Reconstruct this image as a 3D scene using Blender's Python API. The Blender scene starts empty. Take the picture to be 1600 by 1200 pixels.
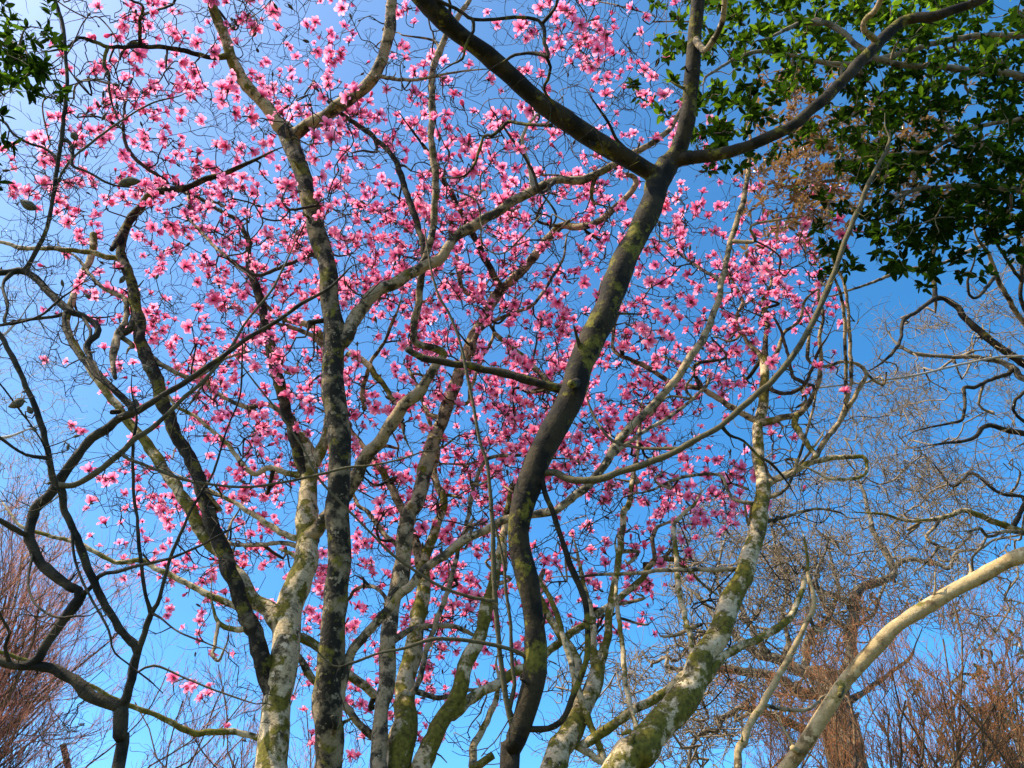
import bpy, math, random
import numpy as np
from mathutils import Vector, noise as mnoise

random.seed(7)
rng = np.random.default_rng(7)
SC = bpy.context.scene
COL = SC.collection
R = math.radians

# ------------------------------------------------------------------ camera
PITCH = R(40.0)
FPX = 1232.0                       # focal length in pixels of the 1600 px wide photograph
CAM = np.array([0.0, 0.0, 1.6])
cam_d = bpy.data.cameras.new('camera')
cam_d.sensor_width = 36.0
cam_d.lens = 36.0 * FPX / 1600.0
cam_d.clip_start = 0.05
cam_d.clip_end = 3000.0
cam = bpy.data.objects.new('camera', cam_d)
COL.objects.link(cam)
cam.location = CAM.tolist()
cam.rotation_euler = (R(90) + PITCH, 0, 0)
SC.camera = cam

# ------------------------------------------------------------------ sky and sun
SUN_AZ = R(-107.0)                  # from the view direction (+Y), negative = to the left
SUN_EL = R(50.0)
SKY_STRENGTH = 0.15
EXPOSURE = 0.95
SUN_STRENGTH = 5.0
w = bpy.data.worlds.new('World')
SC.world = w
w.use_nodes = True
nt = w.node_tree
nt.nodes.clear()
out = nt.nodes.new('ShaderNodeOutputWorld')
bg = nt.nodes.new('ShaderNodeBackground')
sky = nt.nodes.new('ShaderNodeTexSky')
sky.sky_type = 'NISHITA'
sky.sun_disc = False
sky.sun_elevation = SUN_EL
sky.sun_rotation = SUN_AZ          # Blender: 0 = +Y, positive turns towards +X
sky.altitude = 0
sky.air_density = 0.45
sky.dust_density = 1.15
sky.ozone_density = 1.2
hs = nt.nodes.new('ShaderNodeHueSaturation')
hs.inputs['Hue'].default_value = 0.488
hs.inputs['Saturation'].default_value = 1.35
hs.inputs['Value'].default_value = 1.8
nt.links.new(sky.outputs['Color'], hs.inputs['Color'])
nt.links.new(hs.outputs['Color'], bg.inputs['Color'])
bg.inputs['Strength'].default_value = SKY_STRENGTH
nt.links.new(bg.outputs['Background'], out.inputs['Surface'])

sun_d = bpy.data.lights.new('sun', 'SUN')
sun_d.energy = SUN_STRENGTH
sun_d.angle = R(0.53)
sun_d.color = (1.0, 0.885, 0.68)
sun = bpy.data.objects.new('sun', sun_d)
COL.objects.link(sun)
SUN_DIR = Vector((math.sin(SUN_AZ) * math.cos(SUN_EL), math.cos(SUN_AZ) * math.cos(SUN_EL), math.sin(SUN_EL)))
sun.rotation_euler = SUN_DIR.to_track_quat('Z', 'Y').to_euler()
sun.location = (0, 0, 40)

SC.view_settings.view_transform = 'Standard'
SC.view_settings.look = 'None'
SC.view_settings.exposure = EXPOSURE
SC.view_settings.gamma = 1.0
SC.cycles.max_bounces = 6
SC.cycles.transmission_bounces = 4
SC.cycles.diffuse_bounces = 4

# ------------------------------------------------------------------ picture point -> place
FW = np.array([0, math.cos(PITCH), math.sin(PITCH)])
UP = np.array([0, -math.sin(PITCH), math.cos(PITCH)])

def at(px, py, Y):
    """the point at forward distance Y seen at pixel (px, py) of the photograph"""
    d = FW + np.array([1.0, 0, 0]) * ((px - 800) / FPX) + UP * ((600 - py) / FPX)
    return CAM + d * (Y / d[1])

def axial(py, Y):
    return Y / (FW[1] + UP[1] * ((600 - py) / FPX))

def to_px(P):
    v = np.asarray(P) - CAM
    dz = v @ FW
    dz = np.where(np.abs(dz) < 1e-6, 1e-6, dz)
    return np.stack([800 + FPX * v[..., 0] / dz, 600 - FPX * (v @ UP) / dz], -1), dz

# ------------------------------------------------------------------ materials
def newmat(name):
    m = bpy.data.materials.new(name)
    m.use_nodes = True
    n = m.node_tree
    n.nodes.clear()
    o = n.nodes.new('ShaderNodeOutputMaterial')
    return m, n, o

def N(n, kind, **kw):
    x = n.nodes.new(kind)
    for k, v in kw.items():
        if k in x.inputs:
            x.inputs[k].default_value = v
        else:
            setattr(x, k, v)
    return x

def ramp(n, fac, stops):
    r = n.nodes.new('ShaderNodeValToRGB')
    e = r.color_ramp.elements
    while len(e) < len(stops):
        e.new(0.5)
    for i, (p, c) in enumerate(stops):
        e[i].position = p
        e[i].color = (c, c, c, 1) if isinstance(c, (int, float)) else (*c, 1)
    n.links.new(fac, r.inputs['Fac'])
    return r.outputs['Color']

def mix(n, fac, a, b):
    m = n.nodes.new('ShaderNodeMix')
    m.data_type = 'RGBA'
    for i, v in ((0, fac), (6, a), (7, b)):
        if isinstance(v, bpy.types.NodeSocket):
            n.links.new(v, m.inputs[i])
        elif isinstance(v, (int, float)):
            m.inputs[i].default_value = v
        else:
            m.inputs[i].default_value = (*v, 1)
    return m.outputs[2]

def bark(name, light, dark, moss=0.0, blotch=0.5, mosscol=(0.095, 0.080, 0.010), lichen=0.0, scale=1.0, bump=0.5, rings=0.0):
    """bark with dark blotches (algae, on some barks painted shade), pale lichen and moss cushions, all in object space"""
    m, n, o = newmat(name)
    tc = N(n, 'ShaderNodeTexCoord').outputs['Object']
    def noise(s, d=4, rough=0.6):
        x = N(n, 'ShaderNodeTexNoise', Scale=s * scale, Detail=d, Roughness=rough)
        n.links.new(tc, x.inputs['Vector'])
        return x.outputs['Fac']
    fine = noise(38, 6)
    big = noise(5.5, 5, 0.65)
    c = mix(n, ramp(n, fine, [(0.3, 0.0), (0.7, 1.0)]), tuple(x * 0.72 for x in light), tuple(min(1, x * 1.18) for x in light))
    tone = noise(2.2, 3)
    c = mix(n, ramp(n, tone, [(0.35, 0.0), (0.65, 0.55)]), c, (light[0] * 1.0, light[1] * 0.86, light[2] * 0.66))
    c = mix(n, ramp(n, big, [(0.62 - 0.28 * blotch, 0.0), (0.70 - 0.22 * blotch, 1.0)]), c, dark)
    if lichen:
        li = noise(13, 5)
        c = mix(n, ramp(n, li, [(0.62 - 0.1 * lichen, 0.0), (0.66 - 0.1 * lichen, 0.85)]), c, (min(.62, light[0] * 1.2), min(.56, light[1] * 1.22), min(.44, light[2] * 1.3)))
    sp = noise(75, 3, 0.7)                                     # small dark specks and lenticels
    c = mix(n, ramp(n, sp, [(0.60, 0.0), (0.68, 0.75)]), c, tuple(x * 0.7 for x in dark))
    mid = noise(15, 5, 0.7)
    c = mix(n, ramp(n, mid, [(0.56, 0.0), (0.70, 0.6)]), c, tuple((x + y) * 0.4 for x, y in zip(light, dark)))
    if rings:
        wv = N(n, 'ShaderNodeTexWave', Scale=9.0, Distortion=6.0, Detail=3.0)
        wv.bands_direction = 'Z'
        n.links.new(tc, wv.inputs['Vector'])
        c = mix(n, ramp(n, wv.outputs['Fac'], [(0.0, rings), (0.16, 0.0)]), c, dark)
    if moss:
        mo = noise(3.4, 6, 0.7)
        mf = ramp(n, mo, [(0.66 - 0.30 * moss, 0.0), (0.70 - 0.27 * moss, 1.0)])
        mc = mix(n, ramp(n, noise(22, 4), [(0.3, 0.0), (0.7, 1.0)]), tuple(x * 0.45 for x in mosscol), tuple(x * 1.9 for x in mosscol))
        c = mix(n, mf, c, mc)
    b = N(n, 'ShaderNodeBsdfPrincipled', Roughness=0.85)
    b.inputs['Specular IOR Level'].default_value = 0.2
    n.links.new(c, b.inputs['Base Color'])
    if bump:
        bp = N(n, 'ShaderNodeBump', Strength=bump, Distance=0.02)
        ad = N(n, 'ShaderNodeMath', operation='ADD')
        n.links.new(fine, ad.inputs[0])
        n.links.new(big, ad.inputs[1])
        n.links.new(ad.outputs[0], bp.inputs['Height'])
        n.links.new(bp.outputs['Normal'], b.inputs['Normal'])
    n.links.new(b.outputs[0], o.inputs[0])
    return m

def leafy(name, stops, trans, tfac=0.45, gloss=0.25, attr='t', rough=0.4):
    """thin two-sided sheet: colour along attribute, diffuse + translucent + a little gloss"""
    m, n, o = newmat(name)
    a = N(n, 'ShaderNodeAttribute', attribute_name=attr)
    c = ramp(n, a.outputs['Fac'], stops)
    t = ramp(n, a.outputs['Fac'], trans)
    d = N(n, 'ShaderNodeBsdfDiffuse')
    n.links.new(c, d.inputs['Color'])
    tr = N(n, 'ShaderNodeBsdfTranslucent')
    n.links.new(t, tr.inputs['Color'])
    mx = N(n, 'ShaderNodeMixShader', Fac=tfac)
    n.links.new(d.outputs[0], mx.inputs[1])
    n.links.new(tr.outputs[0], mx.inputs[2])
    last = mx.outputs[0]
    if gloss:
        g = N(n, 'ShaderNodeBsdfGlossy', Roughness=rough)
        g.inputs['Color'].default_value = (1, 1, 1, 1)
        fr = N(n, 'ShaderNodeFresnel', IOR=1.4)
        ml = N(n, 'ShaderNodeMath', operation='MULTIPLY')
        ml.inputs[1].default_value = gloss
        n.links.new(fr.outputs[0], ml.inputs[0])
        m2 = N(n, 'ShaderNodeMixShader')
        n.links.new(ml.outputs[0], m2.inputs[0])
        n.links.new(last, m2.inputs[1])
        n.links.new(g.outputs[0], m2.inputs[2])
        last = m2.outputs[0]
    n.links.new(last, o.inputs[0])
    return m

M = {}
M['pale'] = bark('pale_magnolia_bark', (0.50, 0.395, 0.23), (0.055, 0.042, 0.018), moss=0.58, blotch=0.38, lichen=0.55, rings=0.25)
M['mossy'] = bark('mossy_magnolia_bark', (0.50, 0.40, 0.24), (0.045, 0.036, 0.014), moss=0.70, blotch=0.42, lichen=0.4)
M['shade'] = bark('shaded_algae_bark', (0.15, 0.12, 0.068), (0.014, 0.011, 0.006), moss=0.40, blotch=1.05, lichen=0.0)  # mostly limb shade painted into the colour, with some algae
M['mottle'] = bark('mottled_shaded_bark', (0.24, 0.185, 0.105), (0.016, 0.013, 0.007), moss=0.45, blotch=0.86, lichen=0.15)  # shade on the upright trunk painted as dark mottling, with some algae
M['limb'] = bark('magnolia_limb_bark', (0.33, 0.25, 0.145), (0.035, 0.028, 0.016), moss=0.26, blotch=0.62, lichen=0.4)
M['near'] = bark('near_tree_shaded_bark', (0.036, 0.027, 0.013), (0.009, 0.007, 0.004), moss=0.40, blotch=0.6)  # bark darkened to stand in for the shade on the foreground tree
M['left'] = bark('left_tree_shaded_bark', (0.052, 0.042, 0.025), (0.013, 0.011, 0.007), moss=0.12, blotch=0.55)  # shade of the crooked left tree is put into this dark base colour
M['shoot'] = bark('young_shoot_bark', (0.095, 0.08, 0.04), (0.035, 0.029, 0.014), blotch=0.2, lichen=0.2)
M['lean'] = bark('leaning_trunk_bark', (0.36, 0.27, 0.135), (0.12, 0.08, 0.033), moss=0.26, blotch=0.42, lichen=0.5, bump=0.3)
M['twig'] = bark('magnolia_twig_bark', (0.060, 0.046, 0.032), (0.02, 0.015, 0.011), blotch=0.4, bump=0.2)
M['oak'] = bark('oak_bark', (0.20, 0.175, 0.125), (0.05, 0.042, 0.03), moss=0.30, blotch=0.5, lichen=0.6, mosscol=(0.085, 0.08, 0.03))
M['oaktwig'] = bark('oak_twig_bark', (0.22, 0.175, 0.115), (0.09, 0.07, 0.045), blotch=0.35, bump=0)
M['farpale'] = bark('far_pale_twig', (0.42, 0.40, 0.36), (0.2, 0.18, 0.15), blotch=0.3, bump=0)
M['redbranch'] = bark('far_brown_branch', (0.15, 0.10, 0.055), (0.06, 0.04, 0.022), blotch=0.5, bump=0)
M['redtwig'] = bark('far_red_twig', (0.60, 0.28, 0.20), (0.42, 0.18, 0.12), blotch=0.4, bump=0)
M['rusttwig'] = bark('rust_twig', (0.36, 0.155, 0.065), (0.17, 0.075, 0.03), blotch=0.5, bump=0)
M['evertwig'] = bark('evergreen_twig_bark', (0.22, 0.18, 0.12), (0.07, 0.055, 0.035), blotch=0.4, bump=0.2)
M['petal'] = leafy('pink_tepal',
                   [(0.0, (0.34, 0.02, 0.10)), (0.16, (0.70, 0.10, 0.26)), (0.36, (0.92, 0.22, 0.41)), (0.7, (0.95, 0.36, 0.52)), (1.0, (0.97, 0.58, 0.68))],
                   [(0.0, (0.55, 0.03, 0.13)), (0.3, (0.98, 0.20, 0.40)), (1.0, (1.0, 0.48, 0.62))], tfac=0.58, gloss=0.0)
M['pinkbud'] = leafy('pink_bud_tepal', [(0, (0.42, 0.04, 0.16)), (1, (0.72, 0.14, 0.30))], [(0, (0.5, 0.05, 0.2)), (1, (0.8, 0.2, 0.4))], tfac=0.3, gloss=0.25)
M['calyx'] = bark('flower_stalk', (0.085, 0.06, 0.045), (0.03, 0.018, 0.015), blotch=0.5, bump=0)
M['fuzzy'] = bark('fuzzy_bud', (0.15, 0.13, 0.085), (0.05, 0.045, 0.03), blotch=0.4, scale=6, bump=0.6)
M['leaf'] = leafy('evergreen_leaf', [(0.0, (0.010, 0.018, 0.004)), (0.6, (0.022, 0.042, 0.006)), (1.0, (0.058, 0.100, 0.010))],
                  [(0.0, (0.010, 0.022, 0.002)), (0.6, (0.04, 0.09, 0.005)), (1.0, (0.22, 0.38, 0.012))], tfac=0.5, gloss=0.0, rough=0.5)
M['brownleaf'] = leafy('withered_leaf', [(0.0, (0.10, 0.05, 0.02)), (0.5, (0.24, 0.135, 0.055)), (1.0, (0.40, 0.28, 0.15))],
                       [(0.0, (0.12, 0.05, 0.01)), (1.0, (0.42, 0.24, 0.08))], tfac=0.4, gloss=0.2)
M['yew'] = leafy('dark_shrub_leaf', [(0.0, (0.012, 0.022, 0.008)), (1.0, (0.05, 0.075, 0.02))], [(0, (0.02, 0.03, 0.005)), (1, (0.1, 0.14, 0.03))], tfac=0.3, gloss=0.4)

# ------------------------------------------------------------------ mesh collecting
class MB:
    def __init__(self):
        self.v, self.f, self.t, self.mi = [], [], [], []
        self.n = 0
    def add(self, v, f, t=0.5, mi=0):
        v = np.asarray(v, float)
        self.v.append(v)
        self.f.extend([tuple(i + self.n for i in q) for q in f])
        self.mi.extend([mi] * len(f))
        t = np.full(len(v), t) if np.isscalar(t) else np.asarray(t)
        self.t.append(t)
        self.n += len(v)
    def tube(self, P, rad, k=4, t=0.5, cap=True, rough=0.0, mi=0):
        P = np.asarray(P, float)
        n = len(P)
        rad = np.asarray(rad, float) * np.ones(n)
        T = np.gradient(P, axis=0)
        T /= np.linalg.norm(T, axis=1)[:, None] + 1e-12
        a = np.zeros((n, 3))
        ref = np.eye(3)[int(np.argmin(np.abs(T[0])))]
        u = ref - T[0] * (ref @ T[0])
        for i in range(n):                       # carry the ring frame along without twist
            u = u - T[i] * (u @ T[i])
            u /= np.linalg.norm(u) + 1e-12
            a[i] = u
        b = np.cross(T, a)
        th = np.arange(k) * (2 * math.pi / k)
        ring = P[:, None, :] + rad[:, None, None] * (np.cos(th)[None, :, None] * a[:, None, :] + np.sin(th)[None, :, None] * b[:, None, :])
        V = ring.reshape(-1, 3)
        if rough:
            C = np.repeat(P, k, axis=0)
            d = V - C
            rr = np.repeat(rad, k)
            for i in range(len(V)):
                p = Vector(V[i])
                s = mnoise.noise(p * (0.55 / max(rr[i], .02))) * 0.5 + mnoise.noise(p * (1.6 / max(rr[i], .02))) * 0.35
                d[i] *= 1 + rough * s
            V = C + d
        F = []
        for i in range(n - 1):
            o0, o1 = i * k, (i + 1) * k
            for j in range(k):
                j2 = (j + 1) % k
                F.append((o0 + j, o0 + j2, o1 + j2, o1 + j))
        if cap:
            F.append(tuple(reversed(range(k))))
            F.append(tuple(range((n - 1) * k, n * k)))
        self.add(V, F, t, mi)
    def build(self, name, mats, parent=None, origin=(0, 0, 0), smooth=True):
        me = bpy.data.meshes.new(name)
        V = np.concatenate(self.v) - np.asarray(origin, float)
        me.from_pydata(V.tolist(), [], self.f)
        at_ = me.attributes.new('t', 'FLOAT', 'POINT')
        at_.data.foreach_set('value', np.concatenate(self.t).astype(np.float32))
        mats = mats if isinstance(mats, (list, tuple)) else [mats]
        for x in mats:
            me.materials.append(x)
        if len(mats) > 1:
            me.polygons.foreach_set('material_index', self.mi)
        if smooth:
            me.polygons.foreach_set('use_smooth', [True] * len(me.polygons))
        me.update()
        o = bpy.data.objects.new(name, me)
        COL.objects.link(o)
        if parent is not None:
            o.parent = parent
        return o

def thing(name, label, cat, loc, group=None):
    o = bpy.data.objects.new(name, None)
    COL.objects.link(o)
    o.location = tuple(float(x) for x in loc)
    o.empty_display_size = 0.3
    o['label'] = label
    o['category'] = cat
    if group:
        o['group'] = group
    return o

def catmull(P, step):
    """resample a control polyline (n, d) as a Catmull-Rom curve about every step metres (first three columns are xyz)"""
    P = np.asarray(P, float)
    if len(P) == 2:
        P = np.stack([P[0], (P[0] + P[1]) / 2, P[1]])
    E = np.vstack([2 * P[0] - P[1], P, 2 * P[-1] - P[-2]])
    out_ = []
    for i in range(1, len(E) - 2):
        p0, p1, p2, p3 = E[i - 1], E[i], E[i + 1], E[i + 2]
        m = max(1, int(math.ceil(np.linalg.norm((p2 - p1)[:3]) / step)))
        for s in np.arange(m) / m:
            out_.append(0.5 * (2 * p1 + (p2 - p0) * s + (2 * p0 - 5 * p1 + 4 * p2 - p3) * s * s + (3 * p1 - p0 - 3 * p2 + p3) * s ** 3))
    out_.append(E[-2])
    return np.array(out_)

def nz(p, s, seed):
    return np.array(mnoise.noise_vector(Vector(p) * s + Vector((seed * 7.3, seed * 3.1, seed * 1.7))))

# ------------------------------------------------------------------ trees from traced limbs
class Tree:
    def __init__(self, name, label, cat='tree', group=None):
        self.name, self.label, self.cat, self.group = name, label, cat, group
        self.root = None
        self.nP, self.nR = np.zeros((0, 3)), np.zeros(0)       # skeleton points for growing twigs
        self.paths = []                                        # grown twigs
    def base(self, loc):
        self.loc = np.array([loc[0], loc[1], 0.0])
        self.root = thing(self.name, self.label, self.cat, self.loc, self.group)
    def note(self, P, r):
        self.nP = np.vstack([self.nP, P])
        self.nR = np.concatenate([self.nR, r])

def parse(s):
    return [tuple(float(x) for x in q.split(',')) for q in s.split()]

def fill_w(pts):
    """points may leave the width out: interpolate along the index"""
    w_ = [p[2] if len(p) > 2 else None for p in pts]
    idx = [i for i, v in enumerate(w_) if v is not None]
    return np.interp(range(len(pts)), idx, [w_[i] for i in idx])

def YC(y):
    return float(np.interp(y, [-300, -150, 0, 400, 800, 1100, 1300], [3.2, 3.9, 4.7, 8.0, 10.5, 12.0, 12.6]))

def limb(tree, spec, mat, Y0=None, Y1=None, root=False, kind=None, sides=None, wob=0.5, collar=1.35, rough=0.22):
    pts = parse(spec)
    W = fill_w(pts)
    xy = np.array([p[:2] for p in pts])
    snap = None
    if Y0 is None:                                             # a branch starts on the tree's own skeleton
        q, dz = to_px(tree.nP)
        d = np.hypot(q[:, 0] - xy[0, 0], q[:, 1] - xy[0, 1]) + np.where(dz < 0.3, 1e6, 0)
        i = int(np.argmin(d))
        snap = tree.nP[i]
        Y0 = snap[1]
        rp = tree.nR[i]
    if Y1 is None:
        Y1 = YC(xy[-1, 1])
    s = np.concatenate([[0], np.cumsum(np.hypot(*np.diff(xy, axis=0).T))])
    s /= s[-1]
    Ys = Y0 + (Y1 - Y0) * s
    P = np.array([at(x, y, Y) for (x, y), Y in zip(xy, Ys)])
    rad = np.array([0.5 * w_ / FPX * axial(y, Y) for w_, (x, y), Y in zip(W, xy, Ys)])
    if snap is not None:
        rad = np.minimum(rad, rp * 1.02 + 0.004)
        if np.hypot(*(to_px(snap)[0] - xy[0])) > 18:
            P = np.vstack([snap, P])
            rad = np.concatenate([[min(rp * 0.98, rad[0] * collar)], rad])
        else:
            P[0] = snap
            rad[0] = min(rp * 0.98, rad[0] * collar)
    if not root and W[-1] <= 6.5 and len(P) > 3:                # let thin limbs run out into a fine tip
        d = P[-1] - P[-2]
        d /= np.linalg.norm(d) + 1e-9
        Lx = rad[-1] * 26
        q1 = P[-1] + d * Lx * 0.5 + rng.normal(size=3) * Lx * 0.09
        q2 = q1 + d * Lx * 0.5 + rng.normal(size=3) * Lx * 0.14 + np.array([0, 0, Lx * 0.06])
        P = np.vstack([P, q1, q2])
        rad = np.concatenate([rad, [rad[-1] * 0.55, rad[-1] * 0.22]])
    if root:
        d = P[0] - P[1]
        sl = np.clip(d[:2] / max(0.3, abs(d[2])), -0.9, 0.9)
        z0 = P[0][2]
        mid = np.array([*(P[0][:2] + sl * z0 * 0.32), z0 * 0.5])
        bot = np.array([*(P[0][:2] + sl * z0 * 0.42), 0.0])
        under = np.array([*(P[0][:2] + sl * z0 * 0.43), -0.25])
        P = np.vstack([under, bot, mid, P])
        rad = np.concatenate([[rad[0] * 1.75], [rad[0] * 1.5], [rad[0] * 1.12], rad])
        if tree.root is None:
            tree.base(bot)
    rmean = float(np.mean(rad))
    step = float(np.clip(rmean * 1.1, 0.05, 0.14))
    Q = catmull(np.column_stack([P, rad]), step)
    C, r = Q[:, :3].copy(), np.maximum(Q[:, 3], 0.003)
    seed = random.random() * 50
    for i in range(1, len(C)):                                 # crooked growth
        f = min(1.0, i / 4)
        C[i] += f * wob * r[i] * nz(C[i], 0.7 / max(0.05, rmean * 3), seed)
        r[i] *= 1 + 0.16 * mnoise.noise(Vector(C[i]) * (0.35 / max(rmean, .02)))
    if not root:
        r[0] *= 1.08
    k = sides or (16 if rmean > 0.09 else 12 if rmean > 0.045 else 8 if rmean > 0.02 else 6)
    # closed rounded tip
    tip = C[-1] + (C[-1] - C[-2]) / (np.linalg.norm(C[-1] - C[-2]) + 1e-9) * r[-1] * 0.6
    C2 = np.vstack([C, tip])
    r2 = np.concatenate([r, [r[-1] * 0.45]])
    mb = MB()
    mb.tube(C2, r2, k, rough=rough if rmean > 0.02 else 0)
    if rmean > 0.012:                                          # snapped spurs and knots along the limb
        Ltot = step * len(C)
        for _ in range(int(Ltot / max(0.7, rmean * 16))):
            i = rng.integers(2 if not root else max(2, len(C) // 3), len(C) - 1) if len(C) > 5 else 1
            ax_ = C[min(i + 1, len(C) - 1)] - C[i - 1]
            ax_ /= np.linalg.norm(ax_) + 1e-9
            q = rng.normal(size=3)
            q -= ax_ * (q @ ax_)
            q /= np.linalg.norm(q) + 1e-9
            rs = r[i] * rng.uniform(0.05, 0.16) + 0.0025
            Ls = min(0.16, r[i] * rng.uniform(0.2, 2.4) + 0.015)
            d_ = q + ax_ * rng.uniform(0.0, 0.9)
            p0 = C[i] + q * r[i] * 0.75
            p1 = p0 + d_ * Ls * 0.5 + rng.normal(size=3) * Ls * 0.12
            p2 = p1 + d_ * Ls * 0.5 + rng.normal(size=3) * Ls * 0.22
            mb.tube([p0 - q * r[i] * .15, p0 + q * r[i] * .1, p1, p2], [rs * 2.2, rs * 1.5, rs, rs * 0.55], 6)
    mb.build(kind or ('trunk' if root else 'branch'), M[mat], tree.root, tree.loc)
    tree.note(C, r)
    return C, r

# ------------------------------------------------------------------ the ground
def ground():
    n = 90
    g = np.linspace(-1, 1, n)
    g = np.sign(g) * np.abs(g) ** 2.2 * 900
    X, Yg = np.meshgrid(g, g)
    Z = np.zeros_like(X)
    for i in range(n):
        for j in range(n):
            p = Vector((X[i, j] * 0.03, Yg[i, j] * 0.03, 0.3))
            far = min(1.0, max(0.0, (math.hypot(X[i, j], Yg[i, j]) - 30) / 80))
            Z[i, j] = mnoise.noise(p) * 4.0 * far - 0.02
    mb = MB()
    V = np.column_stack([X.ravel(), Yg.ravel(), Z.ravel()])
    F = [(i * n + j, i * n + j + 1, (i + 1) * n + j + 1, (i + 1) * n + j) for i in range(n - 1) for j in range(n - 1)]
    mb.add(V, F)
    m, nn, o = newmat('woodland_floor')
    tc = N(nn, 'ShaderNodeTexCoord').outputs['Object']
    def ns(s, d=6):
        x = N(nn, 'ShaderNodeTexNoise', Scale=s, Detail=d, Roughness=0.65)
        nn.links.new(tc, x.inputs['Vector'])
        return x.outputs['Fac']
    c = mix(nn, ramp(nn, ns(9.0), [(0.3, 0.0), (0.7, 1.0)]), (0.045, 0.07, 0.018), (0.075, 0.11, 0.03))
    c = mix(nn, ramp(nn, ns(0.7), [(0.45, 0.0), (0.62, 1.0)]), c, (0.13, 0.085, 0.045))
    c = mix(nn, ramp(nn, ns(40.0), [(0.6, 0.0), (0.75, 0.6)]), c, (0.20, 0.13, 0.06))
    b = N(nn, 'ShaderNodeBsdfPrincipled', Roughness=0.95)
    nn.links.new(c, b.inputs['Base Color'])
    bp = N(nn, 'ShaderNodeBump', Strength=0.7, Distance=0.05)
    nn.links.new(ns(14.0), bp.inputs['Height'])
    nn.links.new(bp.outputs['Normal'], b.inputs['Normal'])
    nn.links.new(b.outputs[0], o.inputs[0])
    g_ = mb.build('ground', m)
    g_['kind'] = 'structure'
    g_['label'] = 'woodland floor of short grass and leaf litter'
ground()

# ------------------------------------------------------------------ pink magnolia, stem with the pale trunk and the dark left limb
GRP = 'pink flowering magnolias'
m1 = Tree('magnolia_tree', 'pink magnolia with the pale mossy trunk left of centre and a dark limb forking left', 'magnolia', GRP)
limb(m1, '428,1200,50 430,1130,48 434,1090,46 446,1036,45 457,969,42 471,901,37 479,845,35 483,800,30 483,771,29 484,735,27 480,705,24 470,682,19', 'pale', 8.3, 8.6, root=True, rough=0.3)
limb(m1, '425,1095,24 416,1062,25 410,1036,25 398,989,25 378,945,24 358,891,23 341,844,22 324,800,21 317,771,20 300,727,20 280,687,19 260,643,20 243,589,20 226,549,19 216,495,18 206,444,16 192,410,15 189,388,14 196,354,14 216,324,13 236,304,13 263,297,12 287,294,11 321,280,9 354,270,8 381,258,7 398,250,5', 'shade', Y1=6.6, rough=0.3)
limb(m1, '444,985,30 420,955,27 391,928,24 371,895,21 341,860,19 315,830,18 294,788,18 270,751,17 246,714,16 219,683,15 196,653,13 175,623,12 159,602,11 135,569,11 111,528,10 105,501,10 113,465,10 125,440,11 140,405,11 148,366,11', 'mossy', Y1=7.4, rough=0.35)
limb(m1, '478,850,20 505,815,21 530,787,22 550,758,22 575,712,21 614,660,20 650,616,19 668,598,16 680,573,14 692,553,13 678,542,12 650,536,11 646,511,11 655,467,11 660,417,11 668,398,11 678,337,11 680,270,11 675,219,11 675,152,11 675,111,10 689,74,10 705,44,9 722,17,8 735,-5,7 750,-60,5', 'limb', Y1=4.6)
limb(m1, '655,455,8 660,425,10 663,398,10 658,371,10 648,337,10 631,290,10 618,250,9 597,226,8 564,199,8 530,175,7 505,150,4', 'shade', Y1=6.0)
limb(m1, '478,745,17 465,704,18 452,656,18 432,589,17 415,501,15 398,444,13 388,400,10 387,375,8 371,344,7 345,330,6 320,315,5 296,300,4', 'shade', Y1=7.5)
limb(m1, '486,740,17 503,700,17 515,660,15 518,600,14 510,555,13 499,521,13 480,508,11 455,502,9 430,490,6 410,470,5', 'pale', Y1=8.3)
limb(m1, '505,545,9 489,525,8 460,513,7 432,505,5 405,492,4', 'limb', Y1=8.0)
limb(m1, '402,1152,10 371,1144,10 337,1144,10 304,1146,10 277,1134,9 243,1117,8 209,1105,8 182,1094,7 152,1077,7 125,1062,6 85,1043,6 45,1033,6 0,1018,6 -60,1000,5', 'mossy', Y1=7.2)
limb(m1, '395,965,10 381,955,10 337,935,10 304,918,9 270,901,9 243,888,8 219,876,8 189,879,8 172,874,7 145,861,7 118,847,7 84,839,6 54,830,6 30,820,5 17,803,4', 'pale', Y1=7.6)
limb(m1, '470,748,10 449,739,9 422,731,9 398,741,8 378,724,8 358,697,7 327,670,6 304,650,6 277,636,5 255,610,4', 'pale', Y1=8.2)
limb(m1, '468,668,9 449,656,9 422,633,8 388,636,8 354,623,6 321,599,5 300,575,3', 'limb', Y1=8.8)
limb(m1, '468,848,11 449,836,10 432,827,10 405,810,9 388,800,8 371,788,7 331,768,6 300,752,4', 'pale', Y1=8.8)
limb(m1, '466,858,7 440,848,7 405,851,7 371,851,6 354,844,5 361,817,4 372,800,3', 'limb', Y1=9.3)
limb(m1, '392,978,9 371,984,9 352,980,8 341,972,7 334,955,5 330,930,3', 'pale', Y1=8.0)
limb(m1, '346,968,6 337,1000,6 332,1022,6 342,1032,5 348,1020,4', 'limb', Y1=7.9)
limb(m1, '440,1005,14 470,997,15 500,1015,15 530,1042,15 556,1062,14 585,1085,13', 'mossy', Y1=9.2)
limb(m1, '455,1020,9 470,1032,11 489,1063,12 515,1085,12 540,1104,12 564,1134,12 592,1160,12', 'limb', Y1=9.0)
limb(m1, '206,455,9 190,408,9 165,402,9 142,395,8 101,390,8 67,388,7 34,388,7 0,378,6 -50,372,5', 'mossy', Y1=6.8)
limb(m1, '210,492,12 200,515,11 188,520,12 178,545,11 176,565,9 180,590,7', 'limb', Y1=7.2)
limb(m1, '170,565,9 182,540,9 183,520,9 196,500,10 196,470,8 180,458,7 160,450,6 140,428,5 118,400,4', 'limb', Y1=7.2)
limb(m1, '262,297,8 255,280,7 228,262,6 205,240,6 193,210,5 197,150,4 207,120,3', 'twig', Y1=6.0)
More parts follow.
